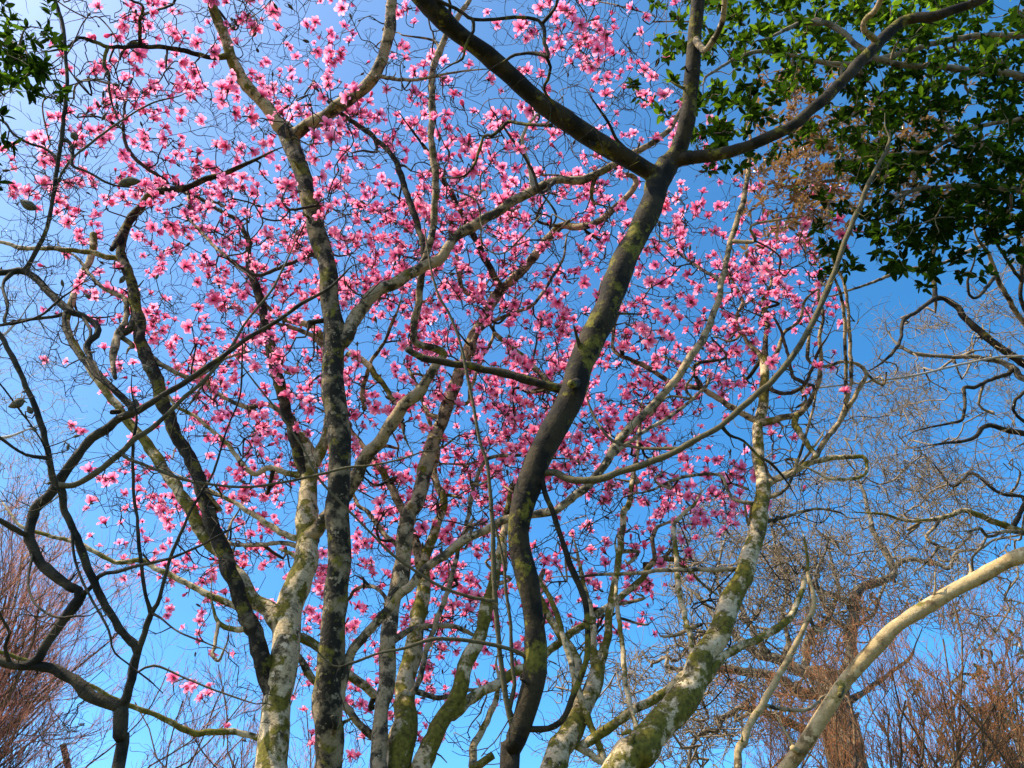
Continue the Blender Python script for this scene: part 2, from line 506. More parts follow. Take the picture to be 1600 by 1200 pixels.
limb(m1, '294,296,8 296,320,8 290,335,8 310,358,8 335,385,7 352,400,5 372,418,4', 'limb', Y1=7.2)
limb(m1, '195,360,9 182,378,10 174,390,7', 'shade', Y1=6.9)
# more crooked limbs of the upper left crown
limb(m1, '352,404,5 400,430,6 432,420,6 470,405,6 500,395,5', 'twig', Y1=7.4)
limb(m1, '228,556,9 262,575,8 300,590,7 330,575,6 352,560,5', 'limb', Y1=7.6)

# ------------------------------------------------------------------ pink magnolia, the tall dark stem at centre left
m2 = Tree('magnolia_tree', 'tallest pink magnolia with the blackish upright trunk forking near the top of the picture', 'magnolia', GRP)
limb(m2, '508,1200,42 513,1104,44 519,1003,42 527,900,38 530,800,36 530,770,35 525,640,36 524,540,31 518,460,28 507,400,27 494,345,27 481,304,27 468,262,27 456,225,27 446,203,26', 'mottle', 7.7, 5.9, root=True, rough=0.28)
limb(m2, '446,205,21 429,189,21 408,159,20 388,132,20 364,98,18 351,64,17 341,30,16 329,0,15 315,-45,14 300,-110,11 270,-190,7', 'pale', Y1=3.7)
limb(m2, '456,218,20 466,206,20 499,186,21 530,165,20 564,142,20 587,118,19 601,78,18 609,40,17 611,0,16 612,-45,15 620,-130,11 650,-200,7', 'limb', Y1=3.6)
limb(m2, '594,124,6 631,125,6 662,123,5 699,115,4 732,110,3 759,108,2', 'limb', Y1=4.9)
limb(m2, '527,545,26 537,533,23 547,511,22 564,484,21 591,457,20 624,437,18 665,417,18 692,400,17 705,375,16 739,354,16 773,334,15 800,314,15 834,297,14 867,283,13 901,282,13 935,270,12 965,253,11 986,240,10 1016,226,10 1043,206,9 1056,186,8 1075,150,5', 'limb', Y1=5.9)
limb(m2, '357,92,9 321,88,8 287,79,8 243,73,7 202,73,7 169,74,6 152,67,6 125,59,5 105,73,4 80,80,3', 'shade', Y1=4.3)
limb(m2, '168,75,6 162,98,6 170,118,5 171,145,4 180,175,3', 'shade', Y1=4.9)
limb(m2, '219,73,5 218,34,5 223,10,4 205,0,4 180,-20,3', 'shade', Y1=3.9)
limb(m2, '219,36,4 226,22,4 250,14,4 270,6,4 275,-10,4', 'shade', Y1=4.0)
limb(m2, '516,1120,14 530,1104,15 537,1056,16 550,1016,16 570,992,15 597,962,15 631,925,15 665,891,14 699,864,14 732,840,14 766,825,13 793,811,13 830,805,13 867,797,13 888,783,13 918,758,13 952,714,13 982,670,13 1019,633,12 1050,599,12 1075,566,12 1104,518,11 1119,478,10 1129,434,9 1136,400,9 1139,388,9 1154,337,9 1165,297,8 1170,256,7 1172,215,5', 'limb', Y1=5.8, rough=0.3)
limb(m2, '952,716,7 985,690,7 1010,672,6 1040,655,6 1075,630,5 1105,600,4', 'limb', Y1=7.8)
limb(m2, '1129,440,5 1095,420,5 1060,395,4 1030,370,3', 'twig', Y1=7.3)
limb(m2, '870,283,6 846,300,5 830,262,5 812,235,5 795,210,4 778,186,3', 'twig', Y1=5.2)
limb(m2, '834,297,7 826,255,6 816,222,6 822,200,5 838,180,4', 'farpale', Y1=5.4)

# ------------------------------------------------------------------ pink magnolia, the cluster of stems at the centre
m3 = Tree('magnolia_tree', 'pink magnolia of several mossy stems rising from the bottom centre', 'magnolia', GRP)
limb(m3, '620,1200,40 629,1150,42 632,1087,33 645,1019,28 653,969,24 660,911,20 658,880,20', 'mossy', 9.0, 9.6, root=True, rough=0.35)
limb(m3, '600,1290,26 590,1200,27 596,1150,25 600,1100,25 606,1003,26 614,935,25 628,868,26 641,800,25 652,788,25 665,737,23 675,697,22 692,653,21 705,616,20 719,582,19 732,549,18 746,511,17 763,484,17 776,461,17', 'limb', Y1=8.6, rough=0.3)
limb(m3, '774,464,14 785,450,15 800,440,14 820,417,14 837,400,13 840,391,13 861,368,13 881,353,12 911,353,11 938,344,10 962,324,10 982,304,9 994,287,9 988,276,8 976,272,6', 'limb', Y1=7.0)
limb(m3, '778,458,13 780,447,12 770,427,11 756,400,10 749,385,10 729,348,9 709,311,9 692,280,9 678,250,8 660,225,5', 'shade', Y1=6.8)
limb(m3, '656,885,15 648,851,15 635,812,14 620,780,13 594,731,11 567,697,9 547,670,7 535,650,5', 'limb', Y1=9.6)
limb(m3, '660,885,15 675,840,15 688,805,14 692,780,13 682,754,11 678,737,10 684,700,8 672,660,6 660,630,4', 'pale', Y1=9.4)
limb(m3, '640,1270,34 652,1210,33 665,1180,32 678,1154,29 695,1121,26 712,1087,25 729,1046,23 743,1009,22 753,975,21 763,945,20 773,908,17 781,867,14 786,834,12 792,800,9 798,760,7', 'mossy', Y1=9.4, rough=0.3)
limb(m3, '645,1100,9 655,1063,9 665,1019,9 678,982,9 689,952,9 699,925,8 709,891,8 716,861,7 729,820,7 736,781,7 746,744,6 756,724,6 763,716,6 786,712,6 817,712,5 850,716,4', 'limb', Y1=8.8)
limb(m3, '700,1128,14 712,1114,17 732,1094,18 753,1080,17 786,1063,16 820,1043,14 854,1019,13 888,992,12 918,972,11 952,945,11 979,925,10 1002,905,10 1019,881,10 1036,873,9 1056,876,8 1075,890,6', 'mossy', Y1=10.0, rough=0.3)
limb(m3, '1024,878,8 1023,867,7 1019,844,7 1026,824,6 1036,820,5', 'limb', Y1=9.8)
limb(m3, '744,515,7 740,545,8 735,555,8 742,525,7 765,505,6 800,490,6 830,478,5 850,455,5 865,430,5 880,405,4 885,372,3', 'limb', Y1=8.2)
limb(m3, '772,520,7 790,535,9 810,552,10 830,570,10 850,590,9 866,604,9', 'pale', 8.3, 8.3)
limb(m3, '762,486,8 752,468,8 738,462,9 722,450,8 716,425,7 713,400,5', 'limb', Y1=8.0)
limb(m3, '700,625,7 730,630,6 734,610,6 742,590,6 752,560,5 770,530,5', 'pale', Y1=8.6)
limb(m3, '606,1010,10 640,985,9 660,978,8 700,978,8 725,985,7 740,992,5', 'limb', Y1=9.4)
limb(m3, '612,950,6 590,920,6 560,918,6 545,935,5 535,955,4', 'limb', Y1=9.4)
limb(m3, '655,1085,8 680,1090,8 700,1088,7 725,1080,6', 'limb', Y1=9.7)
limb(m3, '690,655,7 672,648,7 660,628,6 650,600,6 640,580,5', 'limb', Y1=9.0)
limb(m3, '648,850,8 612,845,8 590,820,8 575,800,7 560,790,6 552,772,5', 'limb', Y1=9.8)
limb(m3, '545,552,9 570,565,10 590,590,10 608,615,9 622,632,8 626,645,6', 'pale', 8.1, 8.3)
limb(m3, '570,640,8 566,612,8 572,590,7 580,565,6 592,548,6 603,530,5 612,505,5', 'limb', 8.6, 8.0)

# ------------------------------------------------------------------ pink magnolia, stems behind the dark foreground tree
m5 = Tree('magnolia_tree', 'pink magnolia with the thin pale stems just right of the dark foreground trunk', 'magnolia', GRP)
limb(m5, '862,1200,42 888,1158,36 908,1121,31 925,1080,26 932,1045,23 930,1025,20', 'mossy', 8.8, 9.4, root=True, rough=0.35)
limb(m5, '932,1050,12 926,1009,12 928,982,11 922,950,10 912,915,8 905,880,6', 'pale', Y1=9.8)
limb(m5, '934,1040,14 948,1002,13 952,962,12 962,901,11 969,851,10 975,800,10 982,788,9 990,737,8 996,704,7 1000,660,5', 'pale', Y1=9.4)
limb(m5, '942,1190,11 932,1154,11 911,1104,11 898,1056,10 884,1009,9 871,962,9 854,925,8 837,898,7 828,872,6', 'pale', Y1=9.0)
limb(m5, '908,1115,15 901,1070,15 901,1033,14 882,1000,14 867,979,13 850,952,12 838,920,9', 'pale', Y1=9.5)
limb(m5, '1000,1160,9 996,1144,9 986,1110,9 977,1063,8 972,1002,8 965,952,7 962,925,6 965,880,5', 'pale', Y0=8.6, Y1=9.2)
limb(m5, '890,1160,20 905,1165,18 938,1148,18 969,1124,17 1002,1104,16 1036,1083,15 1067,1056,14 1092,1040,12', 'mossy', Y1=8.8, rough=0.3)
limb(m5, '770,1180,12 740,1200,14 742,1165,13 752,1145,11 765,1120,10 775,1090,9 779,1060,6', 'pale', 9.3, 9.8)

# ------------------------------------------------------------------ pink magnolia, the mossy stem sweeping up on the right
m4 = Tree('magnolia_tree', 'pink magnolia on the right with a mossy trunk sweeping up to a broken top', 'magnolia', GRP)
limb(m4, '965,1205,50 1002,1171,50 1040,1130,47 1074,1080,44 1097,1036,40 1121,989,37 1141,942,34 1158,901,31 1171,861,28 1185,817,25 1188,788,24 1190,758,22 1190,737,19 1185,697,17 1188,656,16 1192,629,15 1195,596,14 1195,572,14 1192,560,16', 'mossy', 7.4, 8.6, root=True, rough=0.35)
limb(m4, '1193,566,10 1196,535,8 1198,510,7 1192,475,6 1205,440,5 1200,410,4 1215,380,3', 'limb', Y1=8.2)
limb(m4, '1196,575,9 1185,552,8 1165,530,7 1150,500,6 1160,470,5 1145,440,4', 'limb', Y1=8.5)
limb(m4, '1195,572,8 1215,550,7 1225,520,6 1250,500,5 1258,470,4 1280,450,3', 'limb', Y1=8.0)
limb(m4, '1194,757,13 1205,753,12 1229,741,11 1262,724,10 1289,717,9 1316,714,8 1347,714,7 1354,724,6 1352,741,5 1330,748,5 1296,748,4 1269,734,3', 'pale', Y1=7.8)
limb(m4, '1268,722,8 1289,690,8 1310,660,8 1330,629,7 1347,599,7 1354,584,6 1340,569,6 1316,565,5 1289,572,5 1265,565,5 1262,546,6', 'limb', Y1=7.6)
limb(m4, '1310,660,6 1328,610,6 1330,580,6 1327,520,6 1325,480,5 1318,440,5 1305,415,4', 'limb', Y1=7.2)
limb(m4, '1322,645,5 1322,590,6 1320,540,6 1320,500,6 1312,455,5', 'limb', Y1=7.0)
limb(m4, '1190,660,10 1222,653,10 1249,648,9 1262,633,9 1276,606,8 1283,569,7 1281,528,6 1286,491,5 1278,460,4 1290,430,3', 'limb', Y1=7.4)
limb(m4, '1245,648,9 1242,660,11 1252,680,10 1270,705,8 1275,715,7', 'mossy', Y1=7.8)
limb(m4, '1265,605,6 1240,588,6 1233,560,5 1224,530,5 1212,500,4 1185,475,3', 'twig', Y1=8.0)
limb(m4, '1200,600,7 1215,613,7 1240,612,6 1258,600,6 1268,578,5 1280,545,4', 'twig', Y1=7.8)
limb(m4, '1190,667,9 1178,656,10 1154,643,10 1127,626,9 1100,609,9 1080,604,8 1060,604,8 1029,586,8 1013,575,8 986,562,7 969,555,6 957,542,5 962,501,5 972,480,3', 'limb', Y1=8.6)
limb(m4, '1104,1062,14 1124,1029,14 1161,1009,13 1202,989,12 1229,969,11 1246,942,9 1256,911,8 1262,884,6 1258,850,4', 'mossy', Y1=8.2)
limb(m4, '1092,1040,9 1085,1029,9 1077,992,9 1067,952,9 1060,918,9 1056,867,8 1053,824,7 1067,803,6 1085,788,5', 'pale', Y1=8.8)
limb(m4, '1156,892,7 1130,890,8 1111,891,8 1085,890,7 1060,891,7 1036,891,7 986,896,6 935,898,5 905,901,4', 'limb', Y1=8.0)
limb(m4, '1185,697,7 1200,740,6 1215,750,5 1245,730,5 1270,700,4', 'limb', Y1=8.0)
limb(m4, '1188,780,8 1220,770,6 1240,740,5 1270,640,4', 'limb', Y1=7.8)
limb(m4, '1188,785,6 1150,782,5 1136,765,5 1128,744,5 1100,741,5 1060,747,5 1020,765,4', 'limb', Y1=8.3)
limb(m4, '1186,815,6 1220,810,5 1250,800,5 1280,795,4 1310,800,3', 'limb', Y1=8.4)

# ------------------------------------------------------------------ dark tree in the foreground
a = Tree('bare_tree', 'dark bare tree in the foreground whose wavy trunk crosses the middle and forks into three', 'tree')
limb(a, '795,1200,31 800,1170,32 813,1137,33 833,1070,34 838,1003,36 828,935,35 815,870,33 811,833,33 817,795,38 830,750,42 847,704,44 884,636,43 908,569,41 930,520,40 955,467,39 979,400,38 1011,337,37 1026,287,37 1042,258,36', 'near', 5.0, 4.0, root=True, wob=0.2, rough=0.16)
limb(a, '1028,280,30 1012,267,30 969,240,30 928,219,30 884,189,30 840,155,30 800,121,30 759,84,29 719,54,29 682,20,30 655,-8,30 600,-70,28 520,-150,24', 'near', Y1=2.1, wob=0.2, rough=0.14)
limb(a, '1044,256,28 1060,235,28 1072,190,25 1080,130,24 1085,70,23 1091,0,22 1097,-60,20 1110,-180,14', 'near', Y1=2.6, wob=0.2, rough=0.16)
limb(a, '1044,252,22 1066,248,22 1094,246,20 1144,236,19 1195,216,18 1235,196,18 1279,162,17 1316,128,17 1350,91,17 1381,59,17 1414,32,16 1458,27,15 1499,13,14 1532,0,13 1570,-22,12 1640,-60,9', 'near', Y1=3.0, wob=0.3, rough=0.16)
limb(a, '1372,66,10 1363,58,10 1350,44,10 1352,32,9 1367,17,9 1375,0,9 1382,-40,8', 'limb', Y1=2.8)
limb(a, '1086,62,9 1100,78,10 1115,62,10 1128,35,9 1133,0,9 1130,-50,8', 'limb', Y1=2.6)
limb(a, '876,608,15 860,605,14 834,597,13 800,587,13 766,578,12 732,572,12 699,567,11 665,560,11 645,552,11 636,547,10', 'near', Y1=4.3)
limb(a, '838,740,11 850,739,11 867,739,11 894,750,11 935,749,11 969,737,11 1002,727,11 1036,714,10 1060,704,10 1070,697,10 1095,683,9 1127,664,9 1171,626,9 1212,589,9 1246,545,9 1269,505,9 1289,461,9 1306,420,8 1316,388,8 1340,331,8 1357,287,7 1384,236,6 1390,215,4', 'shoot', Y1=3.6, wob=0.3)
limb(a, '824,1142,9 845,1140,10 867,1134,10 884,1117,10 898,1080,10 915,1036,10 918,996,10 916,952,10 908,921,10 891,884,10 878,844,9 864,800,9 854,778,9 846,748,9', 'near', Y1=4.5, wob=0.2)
limb(a, '800,1150,8 790,1087,9 781,1019,8 775,952,8 771,884,8 770,827,7 768,800,6 766,771,6 760,720,5 749,687,5 739,630,5 729,582,5 719,535,4 702,491,4 685,461,4 675,427,3 670,400,3 664,360,2', 'shoot', Y1=3.9, wob=0.2)
limb(a, '808,1105,7 804,1070,7 800,1036,7 797,969,6 790,918,6 788,884,5 778,840,5 768,800,4', 'shoot', Y1=4.6, wob=0.2)
limb(a, '834,1030,8 820,1024,8 793,1013,7 753,1004,7 712,999,6 675,999,6 631,1013,5 591,1021,4 550,1036,4 520,1040,3 480,1000,3', 'shoot', Y1=4.3, wob=0.2)
limb(a, '772,938,6 752,936,6 732,932,6 692,918,5 658,898,5 614,867,5 581,834,4 547,800,4 500,750,4 473,700,3 440,650,3 400,600,3 370,560,2', 'shoot', Y1=4.0, wob=0.2)
limb(a, '1008,262,6 985,240,5 962,215,5 950,190,5', 'near', Y1=3.6)
limb(a, '660,-4,7 685,2,7 719,17,6 739,30,6 780,29,6 817,27,6 847,37,6 851,67,6 857,89,6 840,84,6 824,83,5 805,86,5 790,95,4', 'near', Y1=3.0)
limb(a, '847,37,6 866,15,5 871,0,5 868,-30,5', 'near', Y1=2.6)
limb(a, '742,30,5 740,48,5 728,70,4 722,92,4 706,100,3', 'near', Y1=3.0)
limb(a, '855,88,5 860,105,5 856,125,5 850,140,4 870,170,4 880,200,3', 'near', Y1=3.5)
limb(a, '862,196,7 845,195,6 820,194,6 795,190,6 785,200,6 768,212,6 757,212,5 748,235,5 742,255,5 725,275,4 700,278,3', 'near', Y0=3.7, Y1=4.2)
limb(a, '1127,664,5 1140,680,5 1162,689,4 1185,712,4 1205,724,4 1228,750,3', 'near', Y1=4.6)
limb(a, '904,598,15 900,599,15 893,600,14', 'near', Y1=4.15, wob=0.0)
# bare shoot loops in front of the right hand crown
limb(a, '1060,695,5 1000,700,5 960,690,5 940,670,4 928,650,4', 'shoot', Y1=4.6)

# ------------------------------------------------------------------ crooked tree on the left with fuzzy buds
c = Tree('bare_tree', 'crooked bare tree at the left edge with grey fuzzy buds and zigzag limbs', 'tree')
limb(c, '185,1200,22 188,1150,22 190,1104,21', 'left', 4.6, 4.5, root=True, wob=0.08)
limb(c, '189,1106,19 169,1100,18 142,1087,18 115,1063,18 88,1046,17 57,1042,15 27,1040,15 0,1033,14 -60,1018,13 -160,980,10', 'left', Y1=4.2)
limb(c, '192,1106,14 197,1092,15 206,1060,14 214,1019,14 212,1008,13 199,997,12 179,969,12 159,935,12 142,898,12 128,861,12 111,820,11 101,800,11 98,771,11 84,748,10 74,704,9 61,653,9 40,602,8 20,559,8 0,525,7 -30,480,6 -60,420,4', 'left', Y1=3.4)
limb(c, '213,1016,9 226,989,10 236,959,9 250,932,7 260,894,6 270,861,6 287,824,5 297,800,5 320,760,4 334,737,4 355,670,3 375,619,3 378,562,3 380,520,2', 'left', Y1=3.7)
limb(c, '236,958,7 229,935,6 223,901,6 218,857,6 213,800,5 209,771,5 208,704,5 213,653,4 212,640,4', 'left', Y1=3.8)
limb(c, '49,1043,14 60,1028,15 67,1016,15 91,979,16 111,952,16 126,932,16 124,922,15 111,917,15 84,898,16 64,881,16 54,857,16 46,834,16 54,795,16 74,778,16 91,754,16 108,731,15 135,694,14 162,673,14 189,653,13 219,640,12 253,619,10 287,599,9 321,575,8 354,552,7 388,528,7 439,498,6 472,474,6 513,451,5 530,436,4', 'left', Y1=3.5, wob=0.3)
limb(c, '128,930,8 142,918,7 155,901,7 165,896,6 182,894,6 219,883,5 253,876,5 287,864,4 314,852,4 348,834,3 375,820,2', 'left', Y1=3.7)
limb(c, '47,836,9 34,834,9 17,824,9 0,813,8 -30,800,8 -90,760,6', 'left', Y1=3.6)
limb(c, '88,757,9 115,758,9 142,744,10 169,724,10 189,707,10 209,687,9 236,670,8 263,646,7 290,619,7 317,596,6 341,569,5 364,538,5 388,498,4 422,457,4 442,420,3 460,380,2', 'shoot', Y1=3.6, wob=0.3)
limb(c, '190,706,5 200,717,5 219,724,5 253,737,5 287,749,5 337,758,4 388,761,4 439,754,4 489,744,4 540,731,4 581,727,3 628,717,3 665,704,2', 'shoot', Y1=4.0, wob=0.2)
limb(c, '208,646,11 206,636,11 189,619,11 172,602,10 155,586,10 142,565,9 137,542,9 142,532,10 151,524,10 154,515,10 148,505,10 128,493,10 108,486,11 84,464,11 61,440,11 40,424,11 20,424,10 0,426,10 -60,430,8', 'left', Y1=3.7, wob=0.2)
limb(c, '40,425,8 47,410,8 57,391,8 71,364,7 81,321,7 89,263,7 96,219,7 101,169,7 105,135,6 103,101,6 98,40,6 86,0,6 76,-40,5 60,-120,4', 'left', Y1=2.6, wob=0.3)
limb(c, '79,325,4 84,300,4 100,265,4 118,243,4 152,216,4 189,189,3 236,162,3 280,150,2', 'shoot', Y1=3.3, wob=0.3)
limb(c, '94,250,5 82,240,5 66,230,4 40,222,4 20,208,4 5,190,4 -20,180,3', 'left', Y1=3.2)
limb(c, '96,222,5 108,222,6 114,240,6 113,258,5 140,270,4 165,285,4 182,290,3', 'left', Y1=3.4)
limb(c, '108,486,6 90,494,6 60,497,6 30,502,5 0,508,5 -40,512,4', 'left', Y1=3.6)
limb(c, '105,497,7 102,515,7 115,545,7 130,565,6 150,588,5', 'left', Y1=3.7)
limb(c, '190,1095,6 205,1060,4 240,1040,4 290,1060,3 340,1080,3 400,1100,2', 'shoot', Y1=4.6, wob=0.2)
limb(c, '236,960,4 250,965,4 275,985,3 310,1000,3 350,1015,2', 'left', Y1=4.0)
limb(c, '78,720,6 40,710,5 0,685,5 -40,660,4', 'left', Y1=3.5)
limb(c, '100,800,4 70,700,3 30,640,3 0,600,3', 'left', Y1=3.4)
limb(c, '14,1038,5 8,1010,6 14,990,5 5,970,4 -10,940,4', 'left', Y1=4.0)
limb(c, '50,860,4 44,900,4 48,930,4 62,950,4 90,965,4 120,962,3', 'left', Y1=4.0)
limb(c, '112,820,4 118,880,4 140,930,4 170,985,4 180,1020,3 230,1060,3', 'left', Y1=4.2)
limb(c, '20,426,6 5,445,5 12,480,5 10,505,5 60,495,4 90,470,4', 'left', Y1=3.6)
limb(c, '128,497,5 142,520,5 132,545,5 150,570,4', 'left', Y1=3.7)

# ------------------------------------------------------------------ leaning pale trunk at the lower right
d = Tree('leaning_tree', 'smooth pale trunk leaning across the lower right corner', 'tree')
limb(d, '1150,1345,25.9 1180,1285,25.1 1206,1240,24.3 1229,1200,23.3 1249,1175,22.5 1276,1134,23.3 1303,1090,22.5 1330,1053,21.6 1364,1016,21.6 1397,982,20.8 1431,959,20.8 1465,938,20.8 1499,918,20.8 1532,900,20.8 1566,881,21.6 1600,867,21.6 1660,848,20.8 1760,800,17.3 1860,700,12.1', 'lean', 5.2, 3.6, root=True, wob=0.12, rough=0.10)

limb(d, '1249,1178,9 1243,1172,10 1239,1169,10', 'lean', Y1=4.75, wob=0.0)
limb(d, '1316,1075,8 1313,1084,9 1312,1087,8', 'shade', Y1=4.45, wob=0.0)
e = Tree('slender_tree', 'slender pale stem standing beside the leaning trunk at the lower right', 'tree')
limb(e, '1153,1205,13 1161,1158,12 1175,1127,12 1195,1094,11 1215,1060,10 1232,1029,9 1249,996,9 1262,969,8 1272,948,8 1268,918,7 1262,895,5', 'lean', 7.0, 7.0, root=True)
limb(e, '1195,1100,6 1205,1104,7 1222,1107,7 1256,1110,6 1275,1100,5', 'limb', Y1=7.2)
limb(e, '1264,965,5 1275,985,4 1290,985,4 1270,975,3 1265,930,3', 'limb', Y1=7.0)

# ------------------------------------------------------------------ growing twigs towards given tips
def grow(trees, targets, r0, r1, bend=0.10, zig=0.35, seg=0.11, thick_pen=6.0, up_pen=0.25, order=None):
    """connect each target to the nearest skeleton point of any of the trees by a crooked twig; returns (tree, path) per target"""
    P = np.vstack([t.nP for t in trees])
    rr = np.concatenate([t.nR for t in trees])
    own = np.concatenate([np.full(len(t.nP), i) for i, t in enumerate(trees)])
    cap = len(P) + 400000
    bufP, bufR, bufO = np.zeros((cap, 3)), np.zeros(cap), np.zeros(cap, int)
    n = len(P)
    bufP[:n], bufR[:n], bufO[:n] = P, rr, own
    res = []
    targets = np.asarray(targets, float)
    # near ones first so that far ones can hang on to them
    idx = list(range(len(targets)))
    d0 = np.array([np.min(np.sum((P - t) ** 2, axis=1)) for t in targets])
    if order != 'asis':
        idx = list(np.argsort(d0))
    for i in idx:
        t = targets[i]
        D = bufP[:n] - t
        cost = np.sqrt(np.sum(D * D, axis=1))
        cost = cost + thick_pen * np.maximum(0, bufR[:n] - 0.03) + up_pen * np.maximum(0, D[:, 2])
        j = int(np.argmin(cost))
        s = bufP[j]
        L = float(np.linalg.norm(t - s))
        m = max(3, int(L / seg) + 1)
        u = np.linspace(0, 1, m + 1)
        path = s + (t - s) * u[:, None]
        perp = rng.normal(size=(3, 3))
        ax = (t - s) / (L + 1e-9)
        perp -= np.outer(perp @ ax, ax)
        path = path + np.outer(np.sin(math.pi * u), perp[0]) * bend * L + np.outer(np.sin(2 * math.pi * u), perp[1]) * bend * 0.5 * L
        jit = rng.normal(size=path.shape) * seg * zig * 0.5
        jit[0] = jit[-1] = 0
        path = path + jit
        path[:, 2] -= np.sin(math.pi * u) * min(0.15 * L, 0.25)    # tips turn up to the light
        ra = min(r0, bufR[j] * 0.8 + 0.0006)
        rad = ra + (min(r1, ra) - ra) * u
        q = path[1:]
        bufP[n:n + len(q)] = q
        bufR[n:n + len(q)] = rad[1:]
        bufO[n:n + len(q)] = bufO[j]
        n += len(q)
        tr = trees[bufO[j]]
        tr.paths.append((path, rad))
        res.append((i, bufO[j], path))
    for k, t in enumerate(trees):
        sel = bufO[:n] == k
        t.nP, t.nR = bufP[:n][sel].copy(), bufR[:n][sel].copy()
    return res

def whiskers(tr, path, n, length, r):
    """small crooked spurs at the end of a twig"""
    for _ in range(n):
        i = rng.integers(max(1, len(path) // 2), len(path))
        p = path[i]
        dd = path[i] - path[i - 1]
        dd = dd / (np.linalg.norm(dd) + 1e-9) + rng.normal(size=3) * 0.75 + np.array([0, 0, 0.25])
        dd /= np.linalg.norm(dd)
        L = length * rng.uniform(0.4, 1.2)
        pts = [p]
        for k in range(3):
            dd = dd + rng.normal(size=3) * 0.4
            dd /= np.linalg.norm(dd)
            pts.append(pts[-1] + dd * L / 3)
        tr.paths.append((np.array(pts), np.linspace(r, r * 0.6, 4)))

def build_twigs(tr, mat, name='twigs', k=4, smooth=True):
    mb = MB()
    for p, r in tr.paths:
        if len(p) > 3 and r[0] > 0.004 and smooth:             # round the kinks a little
            q = catmull(np.column_stack([p, r]), max(0.035, 0.55 * float(np.linalg.norm(p[1] - p[0]))))
            p, r = q[:, :3], np.maximum(q[:, 3], 0.001)
        mb.tube(p, r, k if r[0] > 0.006 else 3, cap=False)
    if mb.n:
        o = mb.build(name, M[mat], tr.root, tr.loc)
        o['kind'] = 'stuff'
    tr.paths = []

# ------------------------------------------------------------------ flowers
def petal(mb, az, open_, L, W, curl, twist, cup, tb=0.0, rows=5):
    """one tepal: starts on the axis, opens by open_ (radians from the axis) and bends by curl along its length"""
    ax = np.array([math.cos(az), math.sin(az), 0])
    side = np.array([-math.sin(az), math.cos(az), 0])
    p = ax * 0.006
    ang = open_ * 0.55
    V, T = [], []
    for i in range(rows):
        u = i / (rows - 1)
        wd = W * (0.28 + 1.35 * u - 0.62 * u * u) * (1.0 if u < 0.75 else 1 - (u - 0.75) * 2.3)
        dirv = ax * math.sin(ang) + np.array([0, 0, 1.0]) * math.cos(ang)
        nrm = ax * math.cos(ang) - np.array([0, 0, 1.0]) * math.sin(ang)
        sd = side * math.cos(twist * u) + nrm * math.sin(twist * u)
        for s in (-1, 0, 1):
            V.append(p + sd * (s * wd * 0.5) + nrm * (-(abs(s)) * cup * wd * 0.5))
            T.append(tb + (1 - tb) * u)
        p = p + dirv * (L / (rows - 1))
        ang += (open_ * 0.45 + curl) / (rows - 1)
    F = []
    for i in range(rows - 1):
        for s in (0, 1):
            o = i * 3 + s
            F.append((o, o + 1, o + 4, o + 3))
    mb.add(V, F, T)

def flower_mesh(kind, r):
    mb = MB()
    if kind == 'bud':
        for k in range(5):
            petal(mb, k * 1.257 + r.uniform(-.1, .1), 0.42, 0.10, 0.060, -0.75, 0.1, 0.5)
        return mb
    nout = r.integers(5, 8)
    for k in range(nout):
        petal(mb, k * 2 * math.pi / nout + r.uniform(-.3, .3), r.uniform(1.15, 1.9), r.uniform(.098, .128), r.uniform(.056, .078), r.uniform(-.1, .75), r.uniform(-.6, .6), r.uniform(0.0, .45))
    nin = 5 if kind == 'open' else 6
    for k in range(nin):
        op = r.uniform(.30, .75) if kind == 'open' else r.uniform(.2, .4)
        petal(mb, k * 2 * math.pi / nin + r.uniform(-.25, .25), op, r.uniform(.09, .115), r.uniform(.06, .076), r.uniform(-.6, .25), r.uniform(-.3, .3), r.uniform(.2, .5))
    return mb

def stalk_mesh(r):
    """thick dark stalk with the shed bud scale and the purple base of the flower"""
    mb = MB()
    mb.tube([(0.0, 0, -.075), (.004, .002, -.045), (0, 0, -.015), (0, 0, .006)], [.0055, .0065, .0085, .014], 6)
    mb.tube([(.006, 0, -.02), (.02, .006, .004), (.030, .010, .03)], [.004, .010, .002], 5)
    mb.tube([(0, 0, .0), (0, 0, .02), (0, 0, .042)], [.010, .011, .003], 6)
    return mb

FL = []
for i, kd in enumerate(['open', 'open', 'open', 'open', 'half', 'half', 'bud', 'open']):
    FL.append(flower_mesh(kd, np.random.default_rng(100 + i)))
    tone_f = [1.0, 0.8, 1.1, 0.92, 0.7, 0.85, 0.5, 0.66][i]     # some flowers are deeper pink than others
    FL[-1].t = [np.clip(x * tone_f, 0, 1) for x in FL[-1].t]
STALK = stalk_mesh(rng)

def frame_to(axis, spin):
    z = np.asarray(axis, float) / np.linalg.norm(axis)
    a = np.cross(z, [0.31, 0.77, 0.55])
    a /= np.linalg.norm(a)
    b = np.cross(z, a)
    x = a * math.cos(spin) + b * math.sin(spin)
    return np.column_stack([x, np.cross(z, x), z])

